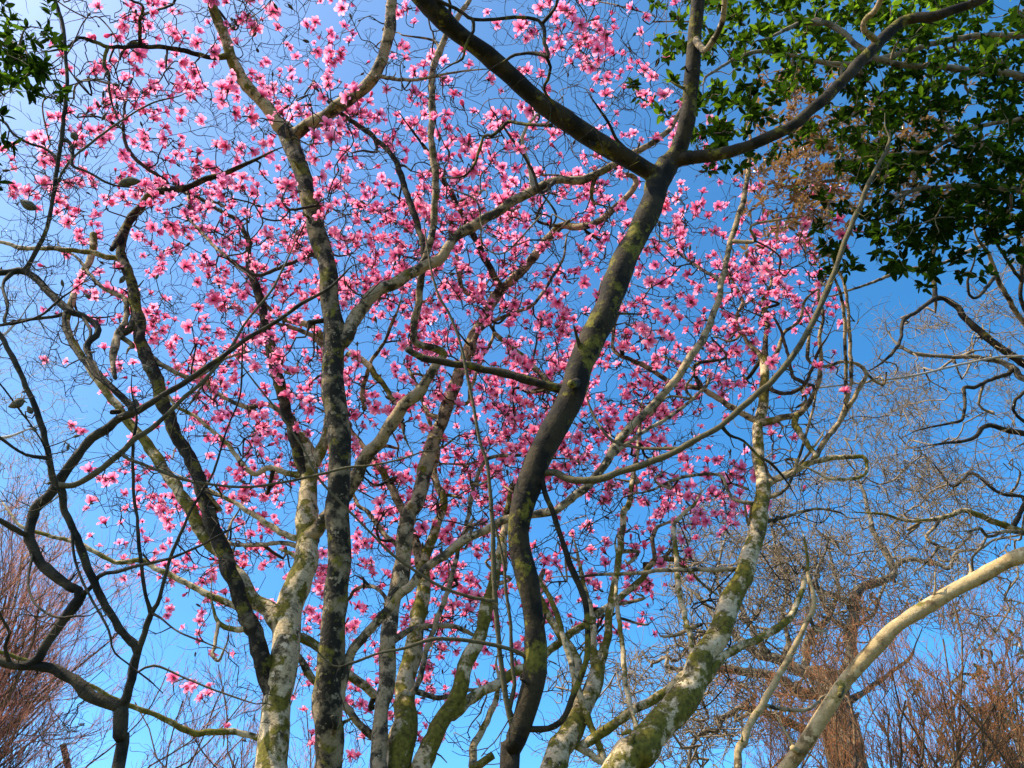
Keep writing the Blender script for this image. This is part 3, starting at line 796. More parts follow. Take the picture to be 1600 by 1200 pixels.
# flowers per 100 px cell of the photograph (rows from the top), read off by eye
CELLS = {
 -1: '3 2 5 5 8 5 3 1 6 6 1',
 0: '1 2 8 7 10 5 3 0 7 8 0',
 1: '2 12 9 10 10 10 9 2 5 9 6 0',
 2: '11 8 8 9 9 11 12 12 9 6 5 1',
 3: '4 6 10 13 16 17 20 19 10 7 11 5 6',
 4: '1 7 9 12 11 17 18 12 9 8 7 18 13',
 5: '0 4 7 12 11 9 11 9 20 12 8 13 3',
 6: '0 1 5 16 10 11 11 12 20 12 16 3 1',
 7: '0 5 11 7 7 12 13 17 15 12 8 11 1',
 8: '0 2 9 13 8 16 15 16 6 12 9 1',
 9: '0 0 2 6 4 16 19 12 8 6 1',
 10: '0 0 0 3 1 11 16 5 1',
 11: '0 0 0 0 0 5 8 1',
}
MAG = [m1, m2, m3, m5, m4]
clusters, tips, bare = [], [], []
for row, s in CELLS.items():
    for col, n in enumerate(s.split()):
        n = int(n)
        n = int(round(n * (2.9 if n > 5 else 2.0) * (1.75 if 3 <= row <= 7 and col >= 3 else 1.3)))
        left = n
        while left > 0:
            px, py = (col + rng.random()) * 100, (row + rng.random()) * 100
            Y = YC(py) + rng.normal() * 0.75
            cpt = at(px, py, max(3.0, Y))
            clusters.append(cpt)
            for _ in range(min(left, rng.integers(4, 15))):
                tips.append(cpt + rng.normal(size=3) * np.array([.23, .23, .18]))
                left -= 1
        for _ in range(int(n * 0.28) + 5 if n else 2):
            px, py = (col + rng.random()) * 100, (row + rng.random()) * 100
            bare.append(at(px, py, max(3.0, YC(py) + rng.normal() * 0.9)))
clusters, tips, bare = map(np.array, (clusters, tips, bare))
sel = rng.permutation(len(clusters))
# crooked secondary limbs through the whole crown, down into the bare lower part
sec = []
for x0, y0, x1, y1, n in [(0, -60, 500, 300, 26), (500, -60, 1050, 300, 22), (150, 300, 560, 700, 30), (560, 300, 900, 700, 26), (880, 300, 1300, 700, 28), (250, 700, 560, 1000, 18), (560, 700, 860, 1000, 44), (860, 700, 1300, 1000, 56), (560, 980, 860, 1180, 26), (860, 980, 1180, 1180, 34), (1180, 560, 1400, 900, 16)]:
    for _ in range(n):
        y = rng.uniform(y0, y1)
        sec.append(at(rng.uniform(x0, x1), y, max(3.0, YC(y) - (1.0 if y > 700 else 0.2) + rng.normal() * 0.8)))
r_s = grow(MAG, np.array(sec), 0.036, 0.011, bend=0.17, zig=0.7, seg=0.26, thick_pen=2.0)
for k, tr in enumerate(MAG):                                   # each of these limbs is a branch of its tree
    for p, r in tr.paths:
        q = catmull(np.column_stack([p, r]), 0.07)
        C, r2 = q[:, :3].copy(), np.maximum(q[:, 3], 0.003)
        for i in range(1, len(C)):
            r2[i] *= 1 + 0.18 * mnoise.noise(Vector(C[i]) * 6)
        mb = MB()
        mb.tube(C, r2, 7, rough=0.15)
        mb.build('branch', M['limb'] if rng.random() < 0.6 else M['shade'], tr.root, tr.loc)
    tr.paths = []
for i, o, p in r_s:
    whiskers(MAG[o], p, 3, 0.35, 0.006)
grow(MAG, clusters[sel[:170]], 0.024, 0.010, bend=0.18, zig=0.7, seg=0.20)
grow(MAG, clusters[sel[170:]], 0.014, 0.009, bend=0.12, zig=0.55, seg=0.14)
r_b = grow(MAG, bare, 0.010, 0.0058, bend=0.10, zig=0.38, seg=0.11)
r_f = grow(MAG, tips, 0.0095, 0.007, bend=0.12, zig=0.4, seg=0.08)
buds = {0: [], 1: [], 2: [], 3: [], 4: []}
for i, o, p in r_b:
    whiskers(MAG[o], p, 3, 0.26, 0.0042)
    if rng.random() < 0.45:
        buds[o].append((p[-1], p[-1] - p[-2]))
fl = {k: [] for k in range(5)}
for i, o, p in r_f:
    d = p[-1] - p[-2]
    d = d / np.linalg.norm(d) * 0.5 + np.array([0, 0, 0.5]) + rng.normal(size=3) * 0.55
    fl[o].append((p[-1], d / np.linalg.norm(d)))
    if rng.random() < 0.2:
        whiskers(MAG[o], p, 2, 0.16, 0.0032)

fl_me = []
for mb in FL:
    o = mb.build('flower', M['petal'])
    fl_me.append(o.data)
    bpy.data.objects.remove(o)
o = STALK.build('flower_stalk', M['calyx'])
st_me = o.data
bpy.data.objects.remove(o)
bm_ = MB()
bm_.tube([(0, 0, -.01), (.001, 0, .008), (0, .001, .026), (0, 0, .044), (0, 0, .056)], [.004, .0105, .013, .008, .0012], 7)
o = bm_.build('bud', M['calyx'])
bud_me = o.data
bpy.data.objects.remove(o)

def place(name, me, par, base, P, Rm, s, props=None):
    o = bpy.data.objects.new(name, me)
    COL.objects.link(o)
    o.parent = par
    from mathutils import Matrix
    m = Matrix(Rm.tolist()).to_4x4() @ Matrix.Scale(s, 4)
    m.translation = Vector((np.asarray(P) - base).tolist())
    o.matrix_local = m
    return o

for k, tr in enumerate(MAG):
    L = fl[k]
    if L:
        q, dz = to_px(np.array([p for p, _ in L]))
        inside = (q[:, 0] > -10) & (q[:, 0] < 1610) & (q[:, 1] > -10) & (q[:, 1] < 1210) & (dz > 0)
        order = np.argsort(np.where(inside, dz, dz + 100))
        rest = MB()
        for n_, i in enumerate(order):
            P, ax = L[i]
            v = int(rng.choice(8, p=[.13, .13, .13, .12, .16, .14, .08, .11]))
            s = float(np.clip(rng.normal(0.77, 0.15), 0.45, 1.1))
            Rm = frame_to(ax, rng.uniform(0, 6.28))
            Pf = P + Rm[:, 2] * 0.07 * s
            if n_ < 100:
                f = place('flower', fl_me[v], tr.root, tr.loc, Pf, Rm, s)
                g = bpy.data.objects.new('flower_stalk', st_me)
                COL.objects.link(g)
                g.parent = f
            else:
                for mb, mi in ((FL[v], 0), (STALK, 1)):
                    V = np.concatenate(mb.v) @ Rm.T * s + Pf
                    rest.add(V, mb.f, np.concatenate(mb.t), mi)
        if rest.n:
            o = rest.build('blossom', [M['petal'], M['calyx']], tr.root, tr.loc)
            o['kind'] = 'stuff'
    bl = buds[k]
    if bl:
        _, dz = to_px(np.array([p for p, _ in bl]))
        for i in np.argsort(dz)[:100]:
            P, d = bl[i]
            Rm = frame_to(d + np.array([0, 0, 0.02]), rng.uniform(0, 6))
            place('bud', bud_me, tr.root, tr.loc, P, Rm, float(rng.uniform(0.8, 1.5)))
    build_twigs(tr, 'twig')

# ------------------------------------------------------------------ twigs and buds of the two near trees
def pix_targets(boxes):
    T = []
    for x0, y0, x1, y1, Ya, Yb, n in boxes:
        for _ in range(n):
            y = rng.uniform(y0, y1)
            T.append(at(rng.uniform(x0, x1), y, rng.uniform(Ya, Yb)))
    return np.array(T)

T = pix_targets([(0, 0, 160, 400, 2.4, 3.4, 40), (0, 400, 300, 800, 3.2, 4.1, 120), (0, 800, 420, 1150, 3.7, 4.6, 50), (300, 560, 520, 800, 3.6, 4.2, 20), (0, 250, 140, 560, 2.9, 3.8, 50), (-150, -80, 0, 1000, 2.8, 4, 24)])
res = grow([c], T, 0.0058, 0.0022, bend=0.13, zig=0.4, seg=0.07)
for i, o, p in res:
    whiskers(c, p, 3, 0.13, 0.0015)
build_twigs(c, 'left')
T = pix_targets([(640, 0, 1000, 300, 2.6, 3.8, 34), (560, 640, 830, 1180, 4.2, 5.0, 16), (880, 560, 1300, 1000, 4.2, 5.0, 34), (1040, 0, 1400, 300, 2.6, 3.6, 20), (1290, 200, 1420, 480, 3.4, 4.0, 8)])
res = grow([a], T, 0.0050, 0.0018, bend=0.16, zig=0.5, seg=0.08)
for i, o, p in res:
    whiskers(a, p, 3, 0.14, 0.0015)
build_twigs(a, 'near')

def fuzzy(tr, px, py, Y, ang, Lpx, wpx):
    """large furry flower bud hanging on a short twig, ang = direction of its tip in the picture"""
    P = at(px, py, Y)
    sc = axial(py, Y) / FPX
    d = np.array([1.0, 0, 0]) * math.cos(ang) + UP * math.sin(ang) + FW * rng.uniform(-.35, .35)
    d /= np.linalg.norm(d)
    Ln, r = Lpx * sc, wpx * 0.5 * sc
    mb = MB()
    u = np.linspace(0, 1, 9)
    prof = np.sin(math.pi * np.clip(u, 0.04, 0.985) ** 0.8) ** 0.75
    bend_ = np.cross(d, FW)
    pts = P + np.outer((u - 0.5) * Ln, d) + np.outer(np.sin(u * math.pi), bend_) * Ln * 0.06
    mb.tube(pts, np.maximum(prof * r, 0.0008), 10, rough=0.18)
    mb.build('bud', M['fuzzy'], tr.root, tr.loc)
    # short stem back to the tree
    q = pts[0]
    j = int(np.argmin(np.sum((tr.nP - q) ** 2, axis=1)))
    s = tr.nP[j]
    mid = (s + q) / 2 + rng.normal(size=3) * 0.02
    st = catmull(np.array([s, mid, q + d * Ln * 0.03]), 0.04)
    mb2 = MB()
    mb2.tube(st, np.linspace(0.004, 0.0032, len(st)), 5)
    mb2.build('bud_stem', M['left'], tr.root, tr.loc)
for (px, py, Y, an, L_, w_) in [(203, 286, 3.4, 0.1, 38, 15), (44, 319, 3.1, 2.6, 26, 15), (212, 633, 3.9, 1.4, 22, 14), (231, 576, 3.8, 2.4, 20, 11), (25, 630, 3.5, 3.6, 26, 14), (47, 640, 3.6, 2.0, 14, 9), (137, 462, 3.7, 2.3, 12, 6), (98, 442, 3.5, 1.6, 12, 5), (54, 672, 3.6, 5.0, 10, 6), (120, 682, 3.7, 0.2, 12, 5), (107, 698, 3.7, 1.5, 12, 5), (116, 214, 3.1, 5.2, 14, 12), (78, 755, 3.6, .4, 9, 5), (190, 437, 3.6, 4.2, 14, 8), (246, 432, 3.8, 1.2, 10, 5)]:
    fuzzy(c, px, py, Y, an, L_, w_)

# ------------------------------------------------------------------ bare oaks behind on the right
def spread(tr, boxes, r0, r1, wh, mat, k1=0.25, seg=0.28, bend=0.17, zig=0.55):
    T = pix_targets(boxes)
    s = rng.permutation(len(T))
    n1, n2 = int(len(T) * 0.06), int(len(T) * 0.28)
    grow([tr], T[s[:n1]], r0, r0 * 0.5, bend=bend, zig=zig, seg=seg * 1.4)
    grow([tr], T[s[n1:n2]], r0 * 0.5, r0 * 0.25, bend=bend, zig=zig, seg=seg)
    res = grow([tr], T[s[n2:]], r0 * 0.25, r1, bend=bend, zig=zig, seg=seg * 0.8)
    for i, o, p in res:
        whiskers(tr, p, wh, k1, r1 * 0.85)
    build_twigs(tr, mat, k=4)

f = Tree('oak_tree', 'gnarled bare oak standing far behind the leaning trunk, its base wrapped in rusty twigs', 'oak', 'bare oaks')
limb(f, '1326,1210,62 1322,1170,56 1312,1120,48 1303,1085,42 1300,1060,36', 'oak', 18.5, 18.5, root=True, wob=0.4, rough=0.35)
limb(f, '1305,1075,26 1322,1050,22 1330,1020,20 1327,995,18 1333,962,17 1337,928,16 1350,915,14 1381,908,12 1397,894,11 1391,878,10 1377,854,9 1364,827,8 1357,800,7 1350,770,5', 'oak', Y1=18.0, wob=0.5)
limb(f, '1337,945,9 1310,935,9 1276,918,8 1262,895,6 1240,870,4', 'oak', Y1=17.5)
limb(f, '1392,884,8 1424,874,8 1465,881,7 1482,888,6 1495,864,5 1532,857,4 1553,844,4 1600,835,3', 'oak', Y1=17.0)
limb(f, '1332,985,8 1303,969,7 1283,935,7 1275,900,5 1290,860,4', 'oak', Y1=17.0)
limb(f, '1332,985,6 1364,959,6 1377,925,5 1400,880,4', 'oak', Y1=19.0)
limb(f, '1300,1070,24 1280,1055,22 1256,1050,20 1222,1033,17 1181,1019,14 1140,985,11 1110,955,8 1090,930,6', 'oak', Y1=19.5, wob=0.5)
limb(f, '1258,1050,14 1260,1036,13 1262,1002,13 1279,979,11 1296,962,8 1310,920,6 1300,880,5', 'oak', Y1=18.0, wob=0.5)
limb(f, '1303,1085,20 1270,1085,18 1249,1080,17 1215,1060,14 1175,1050,13 1121,1043,12 1080,1050,9 1040,1040,7', 'oak', Y1=18.0, wob=0.5)
limb(f, '1312,1130,16 1280,1140,15 1249,1137,14 1215,1122,12 1195,1114,11 1161,1104,10 1144,1114,9 1127,1124,9 1121,1141,8 1097,1144,7 1080,1168,6 1074,1200,5', 'oak', Y1=17.5, wob=0.5)
limb(f, '1205,1030,10 1185,1000,10 1165,965,9 1150,935,8 1128,930,6 1120,900,5 1128,860,4', 'oak', Y1=18.5)
limb(f, '1225,1035,9 1232,1000,8 1222,960,7 1230,920,6 1215,870,5 1205,820,4', 'oak', Y1=18.5)
limb(f, '1310,1110,12 1345,1085,9 1380,1060,7 1420,1030,5', 'oak', Y1=18.5)
spread(f, [(1040, 830, 1330, 1150, 16, 21, 520), (1200, 720, 1520, 980, 16, 20, 460), (1270, 560, 1460, 760, 16, 19, 170), (960, 1000, 1120, 1200, 17, 21, 130), (1060, 760, 1230, 900, 17, 21, 110), (860, 1020, 1000, 1200, 18, 22, 70)], 0.07, 0.0095, 7, 'oaktwig', k1=0.8, seg=0.32)

g = Tree('oak_tree', 'bare oak reaching in from the right edge with grey twisting limbs below the evergreen leaves', 'oak', 'bare oaks')
limb(g, '1880,1000,60 1860,850,54 1830,700,46', 'oak', 11.0, 10.5, root=True)
limb(g, '1838,740,26 1760,650,22 1680,610,17 1630,590,13 1600,568,12 1566,545,12 1532,518,11 1505,494,10 1497,480,9 1475,467,8 1462,466,8 1461,451,7 1457,420,7 1458,400,7 1463,378,7 1475,354,6 1488,330,6 1489,320,6 1472,307,5 1441,305,5 1414,321,5 1392,335,4', 'near', Y1=9.5, wob=0.3)
limb(g, '1462,466,7 1451,473,7 1431,488,6 1411,501,6 1408,528,5 1397,549,5 1381,564,4', 'left', Y1=9.6)
limb(g, '1650,600,10 1600,592,10 1580,572,10 1549,562,8 1516,557,7 1482,557,6 1431,553,6 1408,542,5 1395,530,3', 'oak', Y1=10.5)
limb(g, '1584,576,7 1576,584,7 1549,592,6 1526,604,6 1507,606,6 1508,629,5 1502,656,5 1480,662,4 1450,668,3', 'left', Y1=10.0)
limb(g, '1840,750,22 1740,700,16 1650,690,11 1600,678,9 1566,670,8 1540,666,7 1522,684,6 1500,690,5 1480,692,4', 'left', Y1=10.0)
limb(g, '1860,860,26 1760,845,20 1680,842,14 1600,832,11 1566,820,10 1532,807,9 1505,798,8 1482,806,7 1448,813,6 1414,813,5 1377,803,4', 'mossy', Y1=10.0)
limb(g, '1466,812,6 1462,822,6 1448,837,5 1455,848,5 1466,852,5 1460,864,4', 'limb', Y1=10.0)
limb(g, '1600,832,6 1570,830,6 1545,838,5 1530,826,5 1515,830,4', 'limb', Y1=9.6)
limb(g, '1680,610,8 1630,545,8 1600,505,8 1580,474,8 1559,437,7 1546,400,6', 'limb', Y1=8.5)
limb(g, '1680,640,8 1640,560,7 1599,480,6 1596,440,6 1600,400,5', 'left', Y1=8.5)
limb(g, '1600,440,6 1604,400,6 1590,366,6 1560,375,6 1516,391,6 1490,405,5 1455,415,5 1414,422,5 1381,434,5 1347,447,4 1303,462,3', 'limb', Y1=8.0)
limb(g, '1640,560,4 1570,557,4 1499,570,4 1431,586,4 1364,596,3 1296,604,3 1249,609,2', 'farpale', Y1=9.0, wob=0.1)
limb(g, '1600,780,6 1560,770,5 1520,740,5 1490,760,4 1470,740,3', 'left', Y1=10.5)
limb(g, '1640,680,6 1590,650,5 1585,630,5 1597,615,5', 'left', Y1=9.5)
limb(g, '1590,440,5 1560,385,5 1545,350,4 1540,330,3', 'left', Y1=8.0)
limb(g, '1560,430,5 1530,462,5 1516,462,4 1512,440,4 1520,415,3', 'left', Y1=8.0)
spread(g, [(1360, 480, 1600, 700, 9.5, 13, 170), (1380, 700, 1600, 860, 9.5, 13, 130), (1560, 400, 1700, 700, 9, 12, 60), (1500, 400, 1600, 500, 9, 11, 20), (1480, 860, 1620, 1000, 10, 13, 50)], 0.034, 0.0058, 6, 'oaktwig', k1=0.5, seg=0.2)

# ------------------------------------------------------------------ pale twiggy tree far off on the left
h = Tree('bare_tree', 'pale fine-twigged bare tree far off at the left edge', 'tree')
limb(h, '-220,1250,36 -200,1050,30 -170,880,24 -150,760,16', 'farpale', 17, 17, root=True)
limb(h, '-160,860,12 -100,760,10 -40,700,8 20,680,4', 'farpale', 17, 16.5)
limb(h, '-150,790,12 -110,660,10 -50,570,8 10,520,4', 'farpale', 17, 17)
spread(h, [(-120, 420, 90, 620, 16, 18, 130), (-120, 620, 110, 870, 16, 18, 170)], 0.045, 0.007, 5, 'farpale', k1=0.7, seg=0.35, bend=0.1, zig=0.25)

# ------------------------------------------------------------------ upright fans of red twigs
def shoots(tr, fine, P0, D, L, r, lev, kids, ang, rise=0.10):
    n = 7
    pts, d = [np.array(P0)], np.array(D) / np.linalg.norm(D)
    for i in range(n):
        d = d + rng.normal(size=3) * 0.17 + np.array([0, 0, rise * 0.9])
        d /= np.linalg.norm(d)
        pts.append(pts[-1] + d * L / n)
    pts = np.array(pts)
    rad = np.linspace(r, r * 0.45, n + 1)
    (fine if lev <= 0 else tr.paths).append((pts, rad))
    if lev > 0:
        for _ in range(kids[lev]):
            u = rng.uniform(0.12, 0.97) * n
            i = min(n - 1, int(u))
            p = pts[i] + (pts[i + 1] - pts[i]) * (u - i)
            t = pts[i + 1] - pts[i]
            t /= np.linalg.norm(t)
            q = rng.normal(size=3)
            q -= t * (q @ t)
            q /= np.linalg.norm(q)
            a_ = ang * rng.uniform(0.5, 1.3)
            shoots(tr, fine, p, t * math.cos(a_) + q * math.sin(a_), L * rng.uniform(.35, .62) * (1.15 - 0.5 * u / n), max(0.0042, rad[i] * 0.40), lev - 1, kids, ang, rise)

def fan(name, label, cat, base, fork, tips, r0, kids, ang, mats, group, spread_=0.0, rise=0.1):
    tr = Tree(name, label, cat, group)
    tr.base((base[0], base[1]))
    fine = []
    fork = np.array(fork, float)
    nst = max(2, len(tips) // 4)
    for q in range(nst):                                       # several stems from one root
        fk = fork + np.array([rng.normal() * 0.9, rng.normal() * 0.6, rng.normal() * 0.5]) * (fork[2] * 0.3)
        P = catmull(np.array([[base[0] + q * r0 * .8, base[1], -0.2], (np.array([base[0], base[1], 0]) * 0.6 + fk * 0.4), fk]), 0.25)
        mb = MB()
        mb.tube(P, np.linspace(r0, r0 * 0.55, len(P)), 8, rough=0.2)
        mb.build('trunk', M[mats[0]], tr.root, tr.loc)
        for tp in tips[q::nst]:
            D = np.array(tp) - fk
            Ln = np.linalg.norm(D)
            D = D / Ln
            s = P[rng.integers(len(P) * 2 // 3, len(P))]
            shoots(tr, fine, s, D + np.array([rng.normal() * .12, rng.normal() * .12, 0.1]), Ln, r0 * 0.26, 3, kids, ang, rise)
    build_twigs(tr, mats[0], 'branches', 4, False)
    tr.paths = fine
    build_twigs(tr, mats[1], 'twigs', 3, False)
    return tr

def tips_in(boxes):
    return [at(rng.uniform(x0, x1), rng.uniform(y0, y1), rng.uniform(Ya, Yb)) for x0, y0, x1, y1, Ya, Yb, n in boxes for _ in range(n)]

RG = 'red twigged trees in the distance'
KID = [0, 6, 6, 7]
fan('bare_tree', 'big red-twigged tree fanning up behind the crooked tree at the lower left', 'tree', at(-330, 1700, 15)[:2], at(-260, 1330, 15), tips_in([(-120, 820, 40, 960, 13.5, 16.5, 9), (40, 830, 200, 1000, 13.5, 16.5, 11), (60, 1000, 240, 1150, 13.5, 16, 7), (-60, 1000, 100, 1150, 13.5, 16, 6), (90, 950, 250, 1060, 14, 17, 6), (-100, 760, 60, 860, 14, 17, 4)]), 0.17, KID, 0.48, ('redbranch', 'redtwig'), RG)
fan('bare_tree', 'red-twigged tree rising between the crooked tree and the pale mossy magnolia trunk', 'tree', at(270, 1750, 17)[:2], at(285, 1330, 17), tips_in([(225, 1010, 300, 1080, 16, 18.5, 4), (300, 1030, 420, 1100, 16, 18.5, 9), (215, 1100, 400, 1180, 16, 18, 6)]), 0.10, [0, 4, 5, 5], 0.42, ('redbranch', 'redtwig'), RG)
fan('bare_tree', 'red-twigged tree showing between the pale trunk and the blackish trunk', 'tree', at(470, 1750, 19)[:2], at(470, 1330, 19), tips_in([(430, 1040, 520, 1120, 18, 20, 8), (520, 1090, 600, 1160, 18, 20, 3)]), 0.10, [0, 4, 5, 4], 0.40, ('redbranch', 'redtwig'), RG)
KR = [0, 5, 5, 6]
fan('shrub_tree', 'rust-brown twiggy tree filling the lower right corner under the leaning trunk', 'tree', at(1480, 1750, 12)[:2], at(1480, 1330, 12), tips_in([(1360, 1020, 1450, 1120, 11, 13.5, 5), (1440, 960, 1560, 1080, 11, 13.5, 6), (1540, 1000, 1640, 1120, 11, 13.5, 4)]), 0.10, KR, 0.5, ('redbranch', 'rusttwig'), None)
fan('shrub_tree', 'bush of rusty twigs wrapped round the foot of the gnarled oak', 'tree', at(1300, 1750, 16.5)[:2], at(1300, 1360, 16.5), tips_in([(1230, 1040, 1290, 1100, 16, 17.5, 5), (1290, 1040, 1380, 1110, 16, 17.5, 5)]), 0.09, [0, 5, 6, 5], 0.75, ('redbranch', 'rusttwig'), None)

# ------------------------------------------------------------------ evergreens
def leaf_shape(L, W, fold, droop):
    V, T = [], []
    for i in range(6):
        u = i / 5
        wd = W * math.sin(math.pi * (0.04 + 0.93 * u) ** 0.85) ** 0.8
        z = -droop * L * u * u
        for s in (-1, 0, 1):
            V.append((s * wd * 0.5, u * L, z + abs(s) * fold * wd * 0.5))
    F = []
    for i in range(5):
        for s in (0, 1):
            o = i * 3 + s
            F.append((o, o + 1, o + 4, o + 3))
    return np.array(V), F

LEAVES = [leaf_shape(1.0, 0.46, 0.15, 0.10), leaf_shape(1.0, 0.40, 0.25, 0.22), leaf_shape(1.0, 0.52, 0.08, 0.03), leaf_shape(1.0, 0.34, 0.2, 0.3)]

def rosette(mb, P, axis, n, L, tone, spreadang=1.25, shape=None):
    F3 = frame_to(axis, rng.uniform(0, 6.28))
    for k in range(n):
        az = k * 2.4 + rng.uniform(-.3, .3)
        op = spreadang * rng.uniform(0.55, 1.2)
        d = F3 @ np.array([math.cos(az) * math.sin(op), math.sin(az) * math.sin(op), math.cos(op)])
        y = d
        upv = F3[:, 2] * 0.6 + np.array([0, 0, 0.8]) + rng.normal(size=3) * 0.3
        x = np.cross(y, upv)
        x /= np.linalg.norm(x) + 1e-9
        z = np.cross(x, y)
        V, F = LEAVES[shape if shape is not None else rng.integers(0, 3)]
        s = L * rng.uniform(0.65, 1.12)
        p0 = P - F3[:, 2] * rng.uniform(0, 0.5) * L
        mb.add(V * s @ np.array([x, y, z]) + p0 + y * 0.12 * s, F, float(np.clip(rng.normal(tone, 0.22), 0, 1)))

def crown(tr, boxes, leafmat, L, nleaf, twigmat, r0=0.02, name='crown', tone=0.4, shape=None, first=True, side=2, sang=1.25):
    T = []
    tn = []
    for b in boxes:
        t_ = pix_targets([b[:7]])
        t_ = t_ + rng.normal(size=t_.shape) * (0.036 * b[4])
        T.append(t_)
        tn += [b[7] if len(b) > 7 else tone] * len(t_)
    T = np.vstack(T)
    tn = np.array(tn)
    s = rng.permutation(len(T))
    n1 = max(4, len(T) // 8)
    A = grow([tr], T[s[:n1]], r0, r0 * .4, bend=0.1, zig=0.3, seg=0.18)
    B = grow([tr], T[s[n1:]], r0 * .35, 0.0026, bend=0.14, zig=0.4, seg=0.09)
    mb = MB()
    for grp, off in ((A, 0), (B, n1)):
        for i, o, p in grp:
            tone_ = tn[s[i + off]]
            d = p[-1] - p[-2]
            rosette(mb, p[-1], d / np.linalg.norm(d) + np.array([0, 0, 0.4]), nleaf, L, tone_, sang, shape)
            for q in range(side):
                j = rng.integers(max(1, len(p) // 2), len(p))
                rosette(mb, p[j], rng.normal(size=3) + np.array([0, 0, .5]), max(2, nleaf // 2), L * 0.9, tone_, sang, shape)
    mb.build(name, M[leafmat], tr.root, tr.loc)
    build_twigs(tr, twigmat)

ev = Tree('evergreen_tree', 'broad-leaved evergreen with glossy dark green leaves filling the upper right corner', 'evergreen', None)
limb(ev, '1960,1200,60 1940,800,54 1930,400,48 1940,100,36 1960,-150,20', 'oak', 6.4, 4.8, root=True)
limb(ev, '1932,400,22 1800,250,18 1680,170,14 1600,120,12 1480,105,10 1380,95,9 1300,40,9 1276,37,9 1249,37,7 1200,60,4', 'oak', Y1=4.3)
limb(ev, '1932,480,20 1800,380,16 1690,330,12 1600,300,10 1500,290,8 1420,300,6 1380,330,4', 'oak', Y1=5.5)
limb(ev, '1940,200,20 1800,100,16 1650,60,12 1500,60,9 1330,100,8 1190,80,6 1110,115,4', 'evertwig', Y1=4.5)
limb(ev, '1938,120,18 1750,-60,14 1560,-70,11 1350,-50,9 1180,-20,6', 'evertwig', Y1=3.9)
limb(ev, '1600,182,7 1520,200,7 1450,235,6 1385,243,6 1330,250,4', 'evertwig', Y1=5.1)
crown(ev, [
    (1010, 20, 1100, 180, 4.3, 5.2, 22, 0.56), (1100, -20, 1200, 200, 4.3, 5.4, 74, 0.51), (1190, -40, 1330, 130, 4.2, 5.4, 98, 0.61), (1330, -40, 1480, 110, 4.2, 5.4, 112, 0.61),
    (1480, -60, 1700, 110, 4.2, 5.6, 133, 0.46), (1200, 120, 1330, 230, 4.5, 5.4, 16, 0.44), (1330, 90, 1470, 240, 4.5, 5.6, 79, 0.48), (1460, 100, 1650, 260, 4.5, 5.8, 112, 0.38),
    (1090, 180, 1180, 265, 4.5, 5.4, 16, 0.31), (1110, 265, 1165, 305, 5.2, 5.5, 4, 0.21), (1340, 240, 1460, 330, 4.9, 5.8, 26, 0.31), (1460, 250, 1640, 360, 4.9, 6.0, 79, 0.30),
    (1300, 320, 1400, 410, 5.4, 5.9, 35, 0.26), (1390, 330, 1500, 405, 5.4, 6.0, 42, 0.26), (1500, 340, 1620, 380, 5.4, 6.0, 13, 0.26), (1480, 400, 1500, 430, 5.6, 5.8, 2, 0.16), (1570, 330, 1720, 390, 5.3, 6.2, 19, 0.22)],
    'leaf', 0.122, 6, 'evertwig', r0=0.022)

# long lit leaves nearest to the camera belong to the same crown; loose leaves by the arching shoot
br = Tree('oak_tree', 'tree still carrying withered brown leaves between the arching dark limb and the evergreen', 'oak', None)
limb(br, '1900,1250,60 1850,900,50 1780,600,40 1700,400,28 1600,250,18', 'oak', 9.5, 7.0, root=True)
limb(br, '1690,390,14 1560,330,12 1430,290,9 1330,280,7 1240,290,4', 'oak', Y1=6.6)
limb(br, '1620,280,14 1500,210,11 1400,170,9 1300,190,7 1220,220,4', 'oak', Y1=6.2)
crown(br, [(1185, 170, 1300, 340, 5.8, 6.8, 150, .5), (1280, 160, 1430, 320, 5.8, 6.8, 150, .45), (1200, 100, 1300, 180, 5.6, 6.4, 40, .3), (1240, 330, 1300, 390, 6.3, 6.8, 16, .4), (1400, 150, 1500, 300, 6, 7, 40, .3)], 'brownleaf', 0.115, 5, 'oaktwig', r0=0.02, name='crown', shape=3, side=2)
crown(br, [(1250, 180, 1450, 320, 6.2, 7.2, 40, .45), (1400, 120, 1620, 330, 6.2, 7.4, 60, .3)], 'leaf', 0.115, 5, 'oaktwig', r0=0.02, name='green_leaves', side=1)

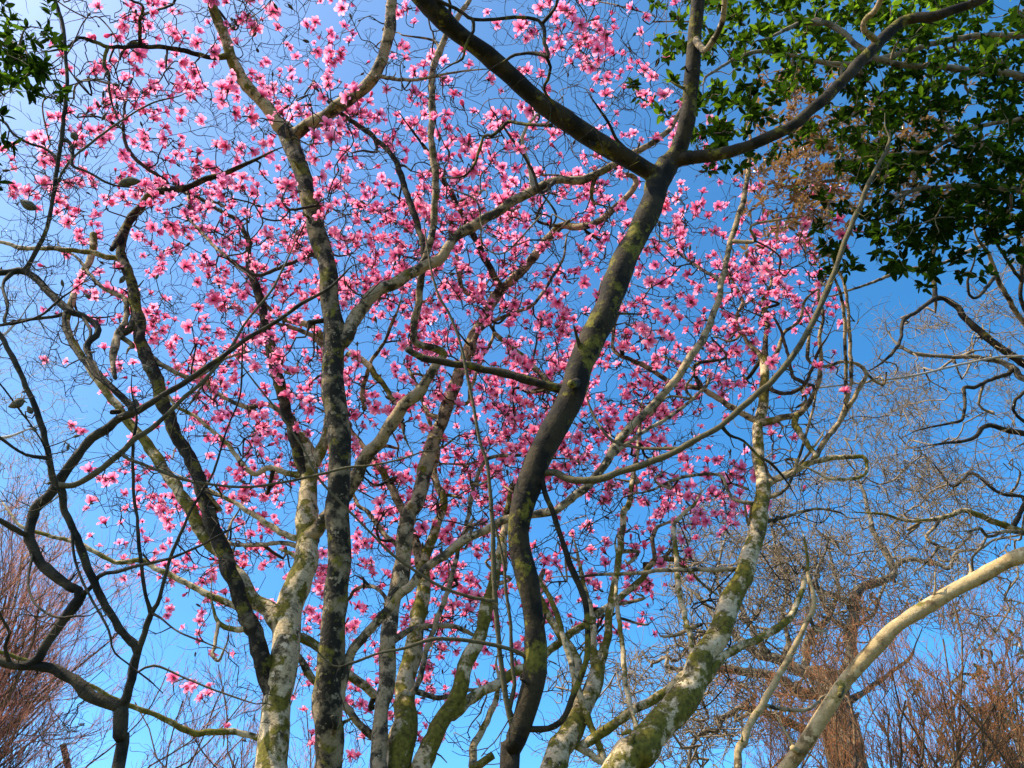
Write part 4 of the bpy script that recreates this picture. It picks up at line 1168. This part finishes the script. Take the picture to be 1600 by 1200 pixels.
# evergreen on the left: its crown edge hangs into the top left corner, the rest stands to the left and shades the near tree
el = Tree('evergreen_tree', 'dark rhododendron-like evergreen whose drooping leaves hang into the upper left corner', 'evergreen', None)
limb(el, '-1150,1100,150 -1000,700,120 -800,350,95 -600,60,70 -480,-150,45', 'oak', 5.2, 3.6, root=True)
limb(el, '-620,80,24 -400,20,18 -200,0,12 -80,20,8 0,55,6 40,80,4', 'evertwig', Y1=2.7)
limb(el, '-600,60,24 -420,130,16 -250,150,11 -110,150,7 -30,130,4', 'evertwig', Y1=2.9)
crown(el, [(-20, 20, 60, 120, 2.5, 2.9, 20, .35), (30, 70, 90, 120, 2.5, 2.8, 10, .4), (-160, -100, 0, 160, 2.4, 3.0, 60, .3), (0, 215, 22, 260, 2.8, 3.0, 3, .1), (50, 140, 70, 160, 2.6, 2.7, 1, .1)],
      'leaf', 0.085, 6, 'evertwig', r0=0.010, shape=1, sang=1.1)
fan('shrub_tree', 'tall russet twiggy tree at the right edge under the outer end of the leaning trunk', 'tree', at(1660, 1750, 13)[:2], at(1640, 1330, 13), tips_in([(1480, 930, 1570, 1050, 12, 14.5, 6), (1560, 920, 1660, 1040, 12, 14.5, 6), (1500, 1060, 1640, 1150, 12, 14, 5)]), 0.10, [0, 5, 5, 6], 0.5, ('redbranch', 'rusttwig'), None)
fan('shrub_tree', 'russet twiggy tree seen between the slender stem and the leaning trunk', 'tree', at(1400, 1750, 15)[:2], at(1400, 1380, 15), tips_in([(1180, 1060, 1290, 1160, 14.5, 17, 4), (1330, 980, 1450, 1100, 14.5, 17, 8)]), 0.10, [0, 5, 6, 6], 0.55, ('redbranch', 'rusttwig'), None)
yw = Tree('evergreen_shrub', 'dark evergreen bush in the very lower right corner behind rusty twigs', 'shrub', None)
limb(yw, '1640,1400,30 1620,1250,24 1600,1180,18 1580,1130,10', 'oak', 14.0, 14.0, root=True)
limb(yw, '1615,1230,14 1560,1160,10 1520,1120,6', 'oak', Y1=13.6)
crown(yw, [(1490, 1060, 1620, 1200, 14.5, 16.5, 50, .45), (1540, 1050, 1660, 1130, 14.5, 16.5, 30, .5), (1460, 1130, 1560, 1220, 14.5, 16.5, 25, .4)], 'yew', 0.20, 6, 'redbranch', r0=0.03, shape=3, side=2)
